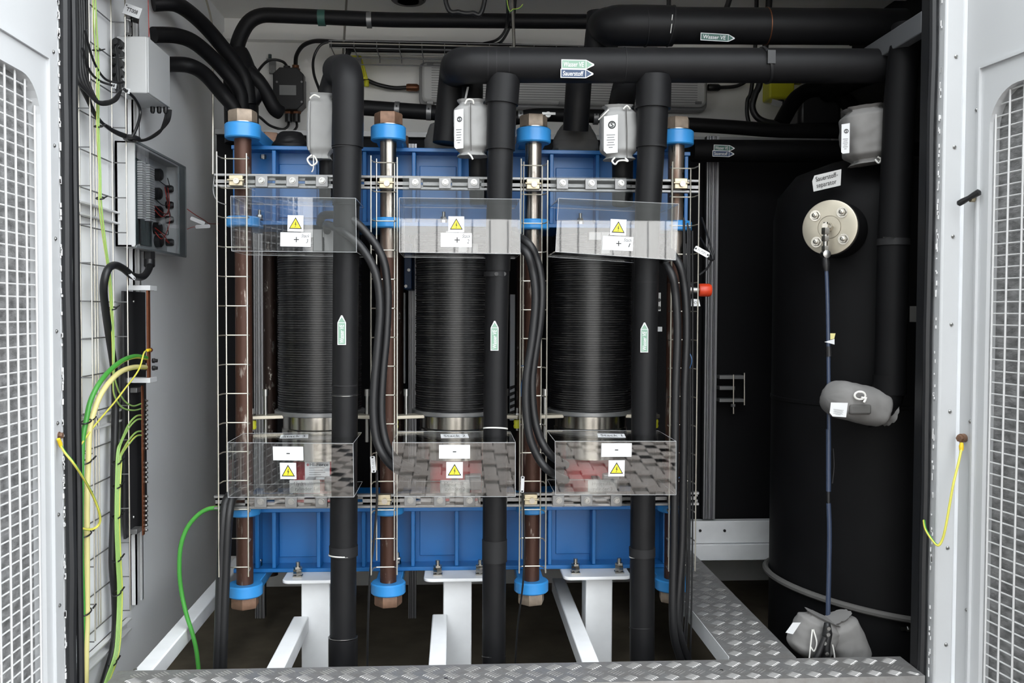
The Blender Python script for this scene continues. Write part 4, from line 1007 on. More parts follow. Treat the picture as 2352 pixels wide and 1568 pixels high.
# open box with clear lid
z1, z0 = 1.542, 1.204
ya, yb = PX(260, 450, -1.1).y, P(430, 450, .95).y
ya, yb = .597, 1.12
xf = -1.030
t = thing('terminal_box', 'grey terminal box with clear lid, black knobs and red wires on left wall', 'terminal box', (-1.06, .7, z0))
b = MB()
b.box((-1.092, ya, z0), (-1.085, yb, z1)); b.box((-1.092, ya, z0), (xf, ya + .006, z1)); b.box((-1.085, ya, z0), (xf - .012, yb, z0 + .005)); b.box((-1.085, ya, z1 - .005), (xf - .012, yb, z1)); b.box((-1.092, yb - .006, z0), (xf - .012, yb, z1))
build(b, 'housing', 'box_grey', t)
build(MB().box((xf, ya, z0), (xf + .003, yb + .03, z1)), 'clear_lid', 'lid_clear', t, smooth=False)
lf = MB()
lf.box((xf, yb - .05, z0 - .004), (xf + .004, yb + .035, z1 + .002)); lf.box((xf - .002, ya, z0 - .003), (xf + .005, yb + .035, z0 + .004)); lf.box((xf - .002, ya, z1 - .004), (xf + .005, yb + .035, z1 + .003)); lf.box((xf - .002, yb + .03, z0), (xf + .005, yb + .037, z1))
build(lf, 'lid_frame', 'lid_grey', t)
yq = lambda q: PX(q, 450, -1.06).y
build(MB().box((-1.085, yq(314), z0 + .02), (-1.075, yq(358), z1 - .03)), 'circuit_board', 'pcb', t)
tb = MB()
for k in range(24):
    z = z0 + .105 + k * .0082
    tb.box((-1.075, yq(326), z), (-1.058, yq(334), z + .0062)); tb.box((-1.075, yq(342), z), (-1.056, yq(353), z + .0062))
build(tb, 'terminal_strip', 'label_dim', t, smooth=False)
for k, (py, yy) in enumerate(((0.285, .80), (0.215, .74), (.15, .78), (.09, .72), (.045, .80), (.25, .86), (.19, .87), (.135, .86), (.05, .87))):
    build(MB().lathe([(.022 if k < 5 else .014, 0), (.022 if k < 5 else .014, .02), (.016 if k < 5 else .011, .026)], (-1.085, PX(366 if k < 5 else 388, 450, -1.07).y + (yy - .79) * .2, z0 + py), (1, 0, 0), 18), 'gland_nut', 'black_plastic', t)
rnd = random.Random(11)
for k in range(9):
    za = z0 + .05 + rnd.random() * .22; zc = z0 + .05 + rnd.random() * .24
    build(MB().tube(spline([(-1.055, yq(352), za), (-1.04, yq(360), za - .02), (-1.042, yq(374) + .03 * rnd.random(), (za + zc) / 2 - .03), (-1.06, yq(378) + .06 * rnd.random(), zc)], 5), .0016, 6), 'lead_wire', 'wire_red' if k % 2 else 'rubber', t)
gc = V((-1.055, .60, z0)); gc.y = P(343, 585, .60).y
gc = PX(343, 580, -1.04)
build(MB().hexnut(gc + V((0, 0, -.022)), (0, 0, 1), .019, .026).lathe([(.014, -.05), (.018, -.046), (.018, -.022)], gc, (0, 0, 1), 20), 'cable_gland', 'black_plastic', t)
# thick cable out of the terminal box down the tray
pts = [PX(343, 590, -1.04), PX(344, 612, -1.035), PX(330, 634, -1.03), PX(306, 634, -1.025), PX(282, 616, -1.02), PX(262, 609, -1.02), PX(246, 622, -1.02), PX(238, 660, -1.03), PX(242, 710, -1.045), PX(252, 780, -1.06), PX(262, 850, -1.065), PX(265, 930, -1.065), PX(262, 1060, -1.065), PX(261, 1180, -1.065), PX(258, 1290, -1.065), PX(264, 1370, -1.065), PX(265, 1440, -1.065), PX(258, 1500, -1.06), PX(240, 1560, -1.06), PX(215, 1640, -1.06)]
cable('thick black cable looping from the terminal box down the left wall tray', pts, .0115)
c = PX(301, 632, -1.012); F = rotfr(-33, (V((.35, .94, 0)).normalized(), V((0, 0, 1)), V((.94, -.35, 0)).normalized()))
o = tag(plate(rrect(.042, .011, .004), c, F, .001, 'cable_tag', 'label_white', None), 'white tag on the thick cable loop under the terminal box', 'tag')
for s in (-1, 1): build(MB().prism(rect(.004, .004), c + F[0] * (s * .016) + F[2] * .001, F[0], F[1], F[2], .0005), 'tie_slot', 'ink', o, smooth=False)
# red wires with white tags right of the terminal box
t = cable('thin red wire with white plastic tags leaving the clear lid to the right', [PX(430, 480, -1.02), PX(450, 494, -1.0), PX(470, 506, -.99), PX(480, 513, -.99), PX(500, 514, -.98), PX(522, 513, -.98)], .0014, 'wire_red', 'wire', n=6)
build(MB().tube(spline([PX(430, 526, -1.02), PX(445, 521, -1.01), PX(470, 519, -.995), PX(482, 514, -.99)], 5), .0012, 6), 'second_lead', 'wire_red', t)
for q, y, dg in ((454, 507, -22), (466, 520, 4)):
    c = PX(q, y, -.97); F = rotfr(dg, FN); o2 = plate(rrect(M(36, .9), M(9, .9), M(3, .9)), c, F, .0008, 'tag_sleeve', 'label_white', t)
# dark earthing panel and copper bars
zt, zb2 = PX(286, 668, -1.066).z, PX(286, 1240, -1.066).z
y0, y1 = PX(286, 900, -1.066).y, PX(336, 900, -1.066).y
t = thing('earthing_panel', 'dark panel on the left wall with two copper earthing bars on white holders', 'earthing panel', (-1.08, (y0 + y1) / 2, zb2))
build(MB().box((-1.074, y0, zb2), (-1.066, y1, zt)), 'back_plate', 'panel_dark', t, bevel=.001)
for py in (692, 1187, 922):
    c = PX(307 if py != 922 else 296, py, -1.066); build(MB().lathe([(.006, 0), (.005, .003), (.001, .004)], c, (1, 0, 0), 12), 'screw', 'steel', t)
xb = -1.0
ub0, ub1 = PX(344, 868, xb), PX(344, 664, xb)
build(MB().box((xb - .006, ub0.y - .012, ub0.z), (xb, ub0.y + .012, ub1.z)), 'copper_bar', 'copper_bar', t, bevel=.001)
for py in (662, 873):
    c = PX(344, py, xb); k = MB().box((-1.066, c.y - .022, c.z - .007), (xb + .008, c.y + .022, c.z + .009)).box((xb - .01, c.y + .02, c.z - .008), (xb + .008, c.y + .05, c.z + .009))
    k = build(k, 'bar_holder', 'label_white', t, bevel=.001); build(MB().lathe([(.004, 0), (.004, .003)], (xb - .001, c.y + .05 - .02, c.z), (0, -1, 0), 10), 'screw', 'steel', k)
xb2 = -1.04
lb0, lb1 = PX(331, 1228, xb2), PX(331, 884, xb2)
bar2 = build(MB().box((xb2 - .004, lb0.y - .009, lb0.z), (xb2, lb0.y + .009, lb1.z)), 'copper_bar', 'copper_bar', t, bevel=.001)
for py in (895, 1218):
    c = PX(322, py, xb2); build(MB().box((-1.066, c.y - .02, c.z - .008), (xb2 - .004, c.y + .03, c.z + .008)), 'bar_holder', 'zinc', t, bevel=.001)
py = 920
while py < 1222:
    if not (1040 < py < 1056 or 1115 < py < 1130):
        c = PX(333, py, xb2); build(MB().hexnut(c, (1, 0, 0), .0055, .006).lathe([(.003, .006), (.003, .010)], c, (1, 0, 0), 8), 'bar_screw', 'steel', bar2)
    py += 11
for py in (828, 845):
    c = PX(350, py, xb); build(MB().hexnut(c, (1, 0, 0), .009, .008).lathe([(.006, .008), (.006, .016)], c, (1, 0, 0), 10).box((c.x - .02, c.y - .05, c.z - .006), (c.x - .008, c.y - .01, c.z + .006)), 'lug_bolt', 'black_plastic', t)
# green and yellow earth cables
XE = -1.03
ge = [PX(336, 822, -1.006), PX(312, 818, -1.0), PX(285, 826, -1.0), PX(255, 848, -1.005), PX(228, 880, -1.01), PX(208, 920, -1.02), PX(198, 965, -1.025), PX(190, 1010, -1.03), PX(187, 1100, -1.03), PX(186, 1250, -1.03), PX(190, 1400, -1.03), PX(187, 1500, -1.03), PX(184, 1640, -1.03)]
b = MB().tube(spline(ge, 8), .0072, 14, stripe=0); tag(build(b, 'earth_cable', ['cable_green', 'cable_yellow']), 'thick mostly green earth cable from the copper bar down the left tray', 'cable', 'thick earth cables')
ye = [PX(334, 843, -1.006), PX(308, 843, -.998), PX(280, 852, -.998), PX(255, 873, -1.0), PX(232, 905, -1.01), PX(216, 945, -1.02), PX(206, 985, -1.025), PX(203, 1050, -1.025), PX(200, 1150, -1.025), PX(200, 1300, -1.025), PX(200, 1420, -1.025), PX(198, 1500, -1.025), PX(196, 1640, -1.025)]
b = MB().tube(spline(ye, 8), .0078, 14, stripe=0); tag(build(b, 'earth_cable', ['cable_pale', 'cable_yellow']), 'thick pale yellow earth cable from the copper bar down the left tray', 'cable', 'thick earth cables')
for py in (968, 1060, 1150, 1225, 1320, 1405):
    pass
def tie(label, c, w, grp): 
    b = MB().tube([c + V((.012 * cos(a), w * sin(a) * 1.0, .004 * sin(a))) for a in [2 * pi * k / 16 for k in range(16)]], .0022, 6, closed=True); b.bar(c + V((.01, w, .003)), c + V((.012, w + .018, .010)), .004, .003)
    return tag(build(b, 'cable_tie', 'black_plastic'), label, 'cable tie', grp)
for k, (py, nm) in enumerate(((968, 'topmost black cable tie round the two thick earth cables'), (1060, 'second black cable tie from the top round the two thick earth cables'), (1226, 'black cable tie round the thick earth cables at the loop of thin cable'), (1405, 'lowest black cable tie round the two thick earth cables'))):
    tie(nm, PX(198, py, -1.027), .022, 'ties on the thick earth cables')
# thin green-yellow cables
def gy(label, pts, r=.0028, grp=None, stripe=0):
    return tag(build(MB().tube(spline(pts, 7), r, 8, stripe=stripe), 'earth_wire', ['cable_lime', 'cable_yellow'] if grp else ['cable_yellow', 'cable_green']), label, 'wire', grp)
gy('thin green and yellow wire running down the left tray from the top, left of two', [L(213, -30), L(216, 60), L(222, 160), L(223, 290), L(228, 400), L(228, 470), L(236, 540), L(248, 620), L(254, 700), L(258, 780), L(260, 860), L(262, 905), L(280, 935), L(306, 942, -1.04), L(325, 938, -1.045)], .0026, 'thin earth wires from the top')
gy('thin green and yellow wire running down the left tray from the top, right of two', [L(218, -30), L(222, 60), L(227, 160), L(227, 290), L(231, 400), L(233, 470), L(243, 560), L(254, 640), L(259, 720), L(262, 790), L(262, 850), L(268, 885), L(284, 918), L(305, 932, -1.04), L(325, 926, -1.045)], .0026, 'thin earth wires from the top')
for k, (py, nm) in enumerate(((953, 'first'), (962, 'second'), (990, 'third'), (999, 'fourth'))):
    x0 = 265 + k * 3.2
    gy('thin green and yellow wire rising to the lower copper bar, %s from the top' % nm, [L(325, py, -1.045), L(312, py + 3, -1.04), L(295, py + 22), L(278, py + 60 - k * 4), L(x0 + 4, 1040 + k * 8), L(x0 + 1, 1120), L(x0, 1200), L(x0 + 3, 1290), L(x0 + 6, 1350), L(x0 + 4, 1430), L(x0 - 2, 1500), L(x0 - 22, 1560), L(x0 - 50, 1640)], .0030, 'thin earth wires to the lower bar', k)
for k, (py, nm) in enumerate(((1062, 'topmost'), (1117, 'second'), (1186, 'third'), (1285, 'fourth'), (1362, 'fifth'), (1522, 'lowest'))):
    tie('%s black cable tie round the thin earth wires and thick cable' % nm, PX(268 if py < 1500 else 258, py, -1.05), .016, 'ties on the thin earth wires')
for k, py in enumerate((115, 290, 455, 708)):
    tie(('topmost', 'second', 'third', 'lowest')[k] + ' black cable tie on the thin wires running from the top', PX((223, 226, 230, 258)[k], py, -1.045), .008, 'ties on the thin wires from the top')
# slanting thin strap from copper bar to the left
gy('thin green and yellow wire slanting from the upper copper bar down to the left', [PX(336, 806, -.995), PX(330, 812, -.99), PX(318, 850, -.99), PX(285, 895, -1.0), PX(262, 925, -1.01), PX(215, 980, -1.02), PX(180, 1030, -1.03)], .0026)
c = PX(341, 804, -.995); t = tag(build(MB().cyl(c + V((0, -.012, 0)), c + V((0, .012, 0)), .005, 10), 'crimp_lug', 'lug_yellow'), 'yellow crimp lug with dark bolt on the upper copper bar', 'cable lug')
build(MB().hexnut(c + V((0, .012, 0)), (0, 1, 0), .008, .012), 'bolt', 'copper_bar', t)
# earth strap of the left door
t = thing('door_strap', 'green and yellow earthing strap bolted to the left door, looping inside', 'earthing strap', P(136, 1000, -.05))
c = PX(136, 1000, -1.0225); build(MB().hexnut(c, (1, 0, 0), .0085, .009).lathe([(.010, -.001), (.010, .001)], c, (1, 0, 0), 16), 'bolt', 'rust_nut', t)
build(MB().tube([PX(134, 1008, -1.014), PX(138, 1018, -1.013), PX(141, 1027, -1.012)], [.005, .0055, .004], 10), 'crimp_lug', 'lug_yellow', t)
build(MB().tube(spline([PX(140, 1024, -1.012), PX(150, 1040, -.995), PX(168, 1062, -.975), PX(190, 1095, -.975), PX(212, 1135, -.985), PX(226, 1170, -.985), PX(230, 1195, -.99), PX(222, 1210, -1.0), PX(205, 1216, -1.01), PX(184, 1212, -1.02)], 7), .0034, 8, stripe=2), 'strap_wire', ['cable_green', 'cable_yellow'], t)
# earth strap of the right door
t = thing('door_strap', 'green and yellow earthing strap bolted to the right door jamb', 'earthing strap', P(2207, 1005, -.08))
yd = -.06
c = P(2207, 1006, yd); build(MB().hexnut(c, (-.9, -.4, 0), .010, .009).lathe([(.012, -.012), (.012, .001)], c, (-.9, -.4, 0), 16), 'bolt', 'rust_nut', t)
build(MB().tube([P(2209, 1016, yd - .01), P(2208, 1024, yd - .01), P(2208, 1034, yd - .01)], [.004, .0065, .0055], 10), 'crimp_lug', 'lug_yellow', t)
build(MB().tube(spline([P(2208, 1032, yd - .012), P(2201, 1065, yd - .02), P(2190, 1110, yd - .03), P(2181, 1160, yd - .03), P(2172, 1210, yd - .03), P(2164, 1240, yd - .025), P(2154, 1252, yd - .02), P(2140, 1238, yd), P(2126, 1215, yd + .03), P(2122, 1195, yd + .06)], 7), .0034, 8, stripe=2), 'strap_wire', ['cable_green', 'cable_yellow'], t)
# big green arc from the lower channel to the pit
b = MB().tube(spline([P(505, 1166, .46), P(480, 1168, .46), P(455, 1182, .46), P(430, 1212, .46), P(415, 1255, .46), P(412, 1310, .47), P(417, 1360, .48), P(428, 1410, .48), P(442, 1455, .48), P(452, 1500, .48), P(460, 1580, .48)], 8), .0068, 14, stripe=4)
tag(build(b, 'earth_cable', ['cable_green', 'cable_yellow']), 'thick green and yellow cable arcing from the lower strut channel into the pit', 'cable')
# black cable bundle top left
rnd = random.Random(21)
for k, (xs, nm) in enumerate(((168, 'first'), (175, 'second'), (181, 'third'), (186, 'fourth'), (191, 'fifth'))):
    gy_ = 104 + 22 * k
    gp = P(272, gy_, .575)
    cable('black cable looping up into the closed junction box glands, %s gland from the top' % nm,
          [L(xs, -40, -1.06), L(xs + 3, 60, -1.06), L(xs + 3, 140, -1.055), L(xs + 4 + k * 2, 180 + k * 2, -1.05), L(200 + k * 6, 212 + k * 5, -1.035), L(228 + k * 3, 238 - k * 1, -1.02), L(256 + k, 236 - k * 2, -1.02), L(274 + k, 215 - k * 2, -1.02), P(272, gy_ + 40 - 5 * k, .53), P(268, gy_ + 14, .545), P(268, gy_ + 4, .555), gp], .0043, group='black cables into the closed box', n=8, k=6)
for k, xs in enumerate((172, 183, 194, 199)):
    cable('straight black cable in the bundle at the top left, %s from the left' % ('first', 'second', 'third', 'fourth')[k],
          [L(xs, -40, -1.075), L(xs + 1, 60, -1.075), L(xs + 4, 130, -1.07), L(xs + 6, 180, -1.07), L(200 + k * 2, 230, -1.06), L(222 + k, 270, -1.05), L(255, 296 + k, -1.04), L(295, 312 + k * 2, -1.03), L(330, 322, -1.02), L(365, 305 - k, -1.01), L(378 + k * 3, 278, -1.005), PX(383 + k * 3, 252, -1.0)], .0046, group='black cables at the top left', n=8, k=6)
for k, (a, nm) in enumerate((([L(195, 70), L(215, 140), L(240, 180), L(270, 190, -1.02), L(283, 188, -1.01)], 'thin black cable slanting to the closed junction box, upper of two'), ([L(190, 110), L(205, 160), L(228, 185), L(258, 196, -1.02)], 'thin black cable slanting to the closed junction box, lower of two'))):
    cable(nm, a, .0035, n=8)
cable('black cable bending down below the closed junction box to the terminal box', [PX(285, 205, -1.0), PX(308, 225, -1.0), PX(322, 255, -1.0), PX(315, 290, -1.0), PX(303, 315, -1.01)], .0048, n=8)
cable('thin dark red wire running down beside the closed junction box', [PX(340, -20, -1.0), PX(341, 30, -1.0), PX(342, 70, -1.0), PX(342, 84, -.995)], .0013, 'wire_red', 'wire', n=6)
for (q, y, nm) in ((262, 197, 'small white numbered cable marker below the glands, upper left'), (293, 209, 'small white numbered cable marker below the glands, lower right')):
    c = P(q, y, .44); o = tag(plate(rect(M(11, .44), M(11, .44)), c, rotfr(-12), .001, 'cable_marker', 'label_white', None), nm, 'marker'); text('1', c, rotfr(-12), M(3, .44), M(6, .44), o, 'ink', .0014)
c = PX(303, 318, -1.02); b = MB().tube([c + V((.018 * cos(a), .03 * sin(a), 0)) for a in [2 * pi * k / 16 for k in range(16)]], .008, 8, closed=True)
tag(build(b, 'cable_strap', 'black_plastic'), 'black strap holding the cables on top of the terminal box', 'strap')
# bare conduit in the back corner
cable('thin steel conduit dropping down the back left corner', [P(468, -20, 1.55), P(484, 40, 1.5), P(488, 90, 1.48), P(489, 250, 1.48), P(489, 400, 1.48)], .0045, 'bright_wire', 'conduit', n=8)
cable('thin grey wire curving from the upper strut end down to the upper left cover', [P(492, 405, .46), P(490, 440, .46), P(500, 462, .45), P(520, 470, .43)], .0016, 'zinc_grey', 'wire', n=6)

# ------------------------------------------------------------------ back wall fittings
YBW = 2.07
t = thing('strip_light', 'long grey strip light with ribbed clear diffuser on the back wall', 'strip light', P(1295, 240, YBW - .08))
a, b_ = P(962, 240, YBW - .08), P(1630, 150, YBW - .08)
build(MB().prism([(x + (a.x + b_.x) / 2, z + (a.z + b_.z) / 2) for x, z in rrect(b_.x - a.x, b_.z - a.z, .03)], (0, YBW - .04, 0), (1, 0, 0), (0, 0, 1), (0, 1, 0), .05), 'housing', 'lamp_grey', t, bevel=.005)
dx, dz = (b_.x - a.x) - .03, (b_.z - a.z) - .03
build(MB().prism([(x + (a.x + b_.x) / 2, z + (a.z + b_.z) / 2) for x, z in rrect(dx, dz, .025)], (0, YBW - .085, 0), (1, 0, 0), (0, 0, 1), (0, 1, 0), .046), 'diffuser', 'lamp_diffuser', t, bevel=.012)
rb = MB()
for k in range(14): z = a.z + .03 + k * (dz - .03) / 13; rb.box((a.x + .06, YBW - .087, z), (b_.x - .06, YBW - .084, z + .0035))
stuff(build(rb, 'diffuser_ribs', 'lamp_grey', t, smooth=False))
for q in (988, 1290, 1602):
    for y in (150, 238):
        c = P(q, y, YBW - .07); build(MB().cbox((c.x, c.y, c.z), .03, .05, .012), 'clip', 'zinc', t, bevel=.001)
for q, d, nm in ((948, -1, 'left'), (1640, 1, 'right')):
    c = P(q, 201, YBW - .03); build(MB().lathe([(.016, -.03), (.018, -.02), (.018, .02), (.012, .03)], c, (1, 0, 0), 16), 'end_gland', 'brown_brass' if d < 0 else 'black_plastic', t)
cable('black cable from the strip light left end up to the yellow detector', [P(938, 201, YBW - .03), P(905, 202, YBW - .03), P(870, 195, YBW - .04), P(845, 185, YBW - .04), P(835, 178, YBW - .04)], .010, n=10)
cable('black cable from the strip light right end up behind the header', [P(1650, 201, YBW - .03), P(1690, 198, YBW - .03), P(1715, 185, YBW - .04), P(1730, 165, YBW - .04)], .009, n=10)
# yellow gas detectors
t = thing('gas_detector', 'yellow gas detector half hidden behind the elbow of the leftmost riser', 'gas detector', P(822, 190, YBW - .1))
a, b_ = P(795, 178, YBW - .1), P(834, 128, YBW - .1)
build(MB().hexa([P(790, 178, YBW - .12), P(838, 178, YBW - .12), P(838, 178, YBW), P(790, 178, YBW), P(790, 127, YBW - .12), P(830, 127, YBW - .12), P(830, 127, YBW), P(790, 127, YBW)]), 'body', 'detector_yellow', t, bevel=.008)
build(MB().hexa([P(828, 182, YBW - .11), P(846, 182, YBW - .11), P(846, 182, YBW), P(828, 182, YBW), P(828, 150, YBW - .11), P(832, 135, YBW - .11), P(832, 135, YBW), P(828, 150, YBW)]), 'side_wedge', 'detector_yellow', t, bevel=.004)
build(MB().box(P(799, 168, YBW - .122), P(830, 134, YBW - .121)), 'face_plate', 'zinc_grey', t); build(MB().box(P(800, 150, YBW - .126), P(822, 142, YBW - .122)), 'display', 'ink', t)
build(MB().lathe([(.012, 0), (.012, .03)], P(842, 199, YBW - .06), (0, 0, 1), 14), 'gas_inlet', 'detector_yellow', t)
t = thing('gas_detector', 'yellow gas detector under the right end of the header, with white tag', 'gas detector', P(1796, 240, YBW - .1))
a, b_ = P(1766, 226, YBW - .1), P(1824, 178, YBW - .1)
build(MB().box((a.x, YBW - .11, a.z), (b_.x, YBW, b_.z)), 'body', 'detector_yellow', t, bevel=.008)
build(MB().box((P(1826, 200, YBW).x - .01, YBW - .1, P(1826, 195, YBW).z), (P(1836, 200, YBW).x, YBW, P(1836, 178, YBW).z)), 'hinge_block', 'detector_yellow', t, bevel=.003)
build(MB().box(P(1790, 186, YBW - .115), P(1820, 176, YBW - .108)), 'display', 'ink', t)
build(MB().cyl(P(1792, 238, YBW - .06), P(1792, 224, YBW - .06), .02, 14), 'sensor_cap', 'black_plastic', t)
c = P(1784, 237, YBW - .14); o = plate(rect(M(25, 1.9), M(14, 1.9)), c, rotfr(-14), .001, 'hanging_tag', 'label_dim', t)
# explosion proof junction box, its leads and bracket
YJ = YBW - .1
t = thing('terminal_housing', 'black explosion proof terminal box on the back wall with four glands', 'terminal box', P(670, 280, YJ))
c = P(667, 210, YJ + .05); w, h = M(68, 1.97), M(94, 1.97); k = .03
oct_ = [(-w / 2, -h / 2 + k), (-w / 2 + k, -h / 2), (w / 2 - k, -h / 2), (w / 2, -h / 2 + k), (w / 2, h / 2 - k), (w / 2 - k, h / 2), (-w / 2 + k, h / 2), (-w / 2, h / 2 - k)]
build(MB().prism(oct_, c, (1, 0, 0), (0, 0, 1), (0, -1, 0), .06).prism([(x * .9, z * .9) for x, z in oct_], c, (1, 0, 0), (0, 0, 1), (0, 1, 0), .07), 'body', 'black_plastic', t, bevel=.004)
build(MB().prism(rect(M(37, 1.97), M(22, 1.97)), P(661, 207, YJ - .011), (1, 0, 0), (0, 0, 1), (0, -1, 0), .002), 'rating_plate', 'zinc_grey', t)
for q, y in ((636, 188), (693, 188), (636, 232), (693, 234)): build(MB().lathe([(.005, 0), (.005, .003)], P(q, y, YJ - .01), (0, -1, 0), 8), 'screw', 'zinc', t)
for q, y0_, y1_, m in ((659, 178, 152, 'black_plastic'), (679, 178, 150, 'brown_brass'), (663, 248, 276, 'brown_brass'), (681, 248, 276, 'brown_brass')):
    build(MB().cyl(P(q, y0_, YJ + .04), P(q, y1_, YJ + .04), .016, 14).hexnut(P(q, (y0_ + y1_) / 2, YJ + .04), (0, 0, 1), .021, .014), 'cable_gland', m, t)
    if y1_ > 250: build(MB().cyl(P(q, 262, YJ + .04), P(q, 280, YJ + .04), .0175, 14), 'gland_cap', 'black_plastic', t)
cable('black cable arching from the terminal housing up to the wire basket', [P(679, 152, YJ + .04), P(681, 128, YJ), P(695, 106, YJ - .05), P(720, 95, YJ - .1), P(755, 95, YJ - .15), P(800, 100, 1.75)], .010, n=10)
cable('black cable from the terminal housing gland over the small bracket to the left', [P(659, 152, YJ + .04), P(650, 142, YJ + .02), P(630, 137, YJ), P(612, 142, YJ), P(595, 160, YJ - .05), P(585, 180, YJ - .1)], .0065, n=8)
cable('thin black cable looping under the terminal housing, left gland', [P(663, 280, YJ + .04), P(661, 290, YJ), P(648, 297, YJ - .1), P(620, 288, YJ - .2), P(595, 268, YJ - .3), P(575, 262, YJ - .4)], .006, n=8)
cable('thin black cable looping under the terminal housing, right gland', [P(681, 280, YJ + .04), P(681, 293, YJ), P(665, 308, YJ - .05), P(645, 310, YJ - .1), P(628, 306, YJ - .2)], .006, n=8)
cable('thin black and yellow cable hanging from the basket to the grey jacket', [P(760, 94, 1.7), P(735, 105, 1.7), P(720, 135, 1.7), P(721, 170, 1.65), P(733, 205, 1.6), P(738, 220, 1.55)], .006, n=8)
cable('black cable dropping from the wire basket into the riser elbow', [P(860, 108, 1.72), P(815, 108, 1.7), P(800, 120, 1.65), P(797, 150, 1.5), P(797, 175, 1.4)], .012, n=10)
t = thing('mounting_bracket', 'small grey bracket on the back wall left of the black terminal housing', 'bracket', P(626, 168, YBW))
build(MB().box(P(618, 168, YBW), P(634, 140, YBW + .02)).hexa([P(612, 140, YBW), P(634, 140, YBW), P(634, 140, YBW + .02), P(612, 140, YBW + .02), P(612, 134, YBW), P(627, 134, YBW), P(627, 134, YBW + .02), P(612, 134, YBW + .02)]), 'plate', 'zinc_grey', t)
build(MB().cyl(P(620, 134, YBW), P(620, 125, YBW), .008, 10), 'clamp', 'pcb', t)
for q in (620, 630): build(MB().lathe([(.005, 0), (.005, .003)], P(q, 163, YBW), (0, -1, 0), 8), 'screw', 'steel', t)
# wire basket with cables along the back
ya, yb = 1.62, 1.80
z0, z1 = P(1000, 127, ya).z, P(1000, 98, ya).z
xa, xb_ = P(755, 104, ya).x, P(1510, 104, ya).x
t = thing('wire_basket', 'horizontal wire basket full of black cables under the ceiling', 'wire basket', ((xa + xb_) / 2, ya, z0))
zm = P(1000, 104, ya).z
for y, z in ((ya, zm), (ya, z1), (ya + .02, z0 + .03), (yb, z0 + .03), (yb, zm), (yb, z0)):
    build(MB().tube([(xa, y, z), (xb_, y, z)], .0026, 8), 'long_wire', 'bright_wire' if z == zm else 'zinc', t)
x = xa + .01
while x < xb_:
    build(MB().tube([(x, ya, z1), (x, ya, z0 + .032), (x, ya + .01, z0 + .025), (x, yb - .01, z0 + .025), (x, yb, z0 + .01), (x, yb, zm)], .0024, 6), 'rung', 'zinc', t); x += M(51, ya)
for k in range(6):
    y = ya + .03 + .025 * k; z = z0 + .045 + .012 * (k % 3)
    cable('black cable lying in the wire basket, %s from the front' % ('first', 'second', 'third', 'fourth', 'fifth', 'sixth')[k], [(xa + .02 * k, y, z), (xa + .6, y + .01, z + .006), (xa + 1.0, y - .006, z - .004), (xb_ - .1, y, z)], .011, group='black cables in the wire basket', n=10)
# hanger rods, ceiling loops
for q0, q1, y1_, Y, nm in ((1174, 1181, 110, 1.2, 'steel hanger rod from the ceiling to the wire basket, right of two'), (797, 788, 125, 1.66, 'steel hanger rod from the ceiling to the wire basket, left of two')):
    a = P(q1, y1_, Y); bt = P(q0, -60, Y); cable(nm, [a, (bt.x, bt.y, min(bt.z, 2.385))], .0065 if Y < 1.5 else .005, 'bright_steel', 'rod', n=10)
cable('black cable loop hanging from the ceiling above the header elbow', [P(1005, -168, .9), P(1025, 8, .9), P(1055, 28, .9), P(1085, 30, .9), P(1110, 16, .9), P(1136, -168, .9)], .0085, n=10)
for k, (a, nm) in enumerate((([P(1160, -98, 1.2), P(1166, 30, 1.25), P(1160, 70, 1.4), P(1140, 92, 1.6), P(1110, 100, 1.66)], 'black cable dropping beside the hanger rod into the wire basket, left of two'), ([P(1188, -98, 1.2), P(1182, 20, 1.25), P(1172, 60, 1.4), P(1152, 95, 1.6), P(1130, 104, 1.66)], 'black cable dropping beside the hanger rod into the wire basket, right of two'))):
    cable(nm, a, .006, n=8)
gy('thin yellow earth wire curl at the ceiling beside the hanger rod', [P(1150, -140, 1.0), P(1166, 12, 1.0), P(1180, 21, 1.0), P(1194, 18, 1.0), P(1201, 10, 1.0)], .0022)
c = PZ(938, -3, 2.372); b = MB().lathe([(.02, 0), (.075, .002), (.08, .012), (.08, .03)], (c.x, c.y, c.z - .01), (0, 0, 1), 32)
for k in range(1, 4): b.lathe([(.02 * k, -.004), (.02 * k + .008, -.004), (.02 * k + .008, .004), (.02 * k, .004)], (c.x, c.y, c.z - .01), (0, 0, 1), 28)
tag(build(b, 'ceiling_vent', 'black_plastic'), 'round black ridged vent at the ceiling above the back pipe', 'vent')
cable('black cable hanging behind the header right of the strip light', [P(1768, -24, 1.5), P(1760, 90, 1.5), P(1745, 190, 1.5), P(1735, 215, 1.5), P(1728, 245, 1.5), P(1738, 268, 1.5), P(1760, 280, 1.5), P(1800, 285, 1.5)], .014, n=10)
cable('black cable hanging beside the yellow detector, left of the pair', [P(1738, -13, 1.6), P(1735, 100, 1.6), P(1726, 205, 1.6), P(1717, 230, 1.6), P(1716, 262, 1.6), P(1722, 290, 1.6)], .009, n=10)
for k, (a, r, nm) in enumerate((([P(1540, -190, .8), P(1536, 10, .8), P(1534, 30, .75)], .008, 'black rod from the ceiling to the upper header'), ([P(1720, -168, .9), P(1672, 10, .9), P(1655, 25, .85)], .01, 'black cable slanting from the ceiling behind the upper header'),)):
    cable(nm, a, r, n=8)
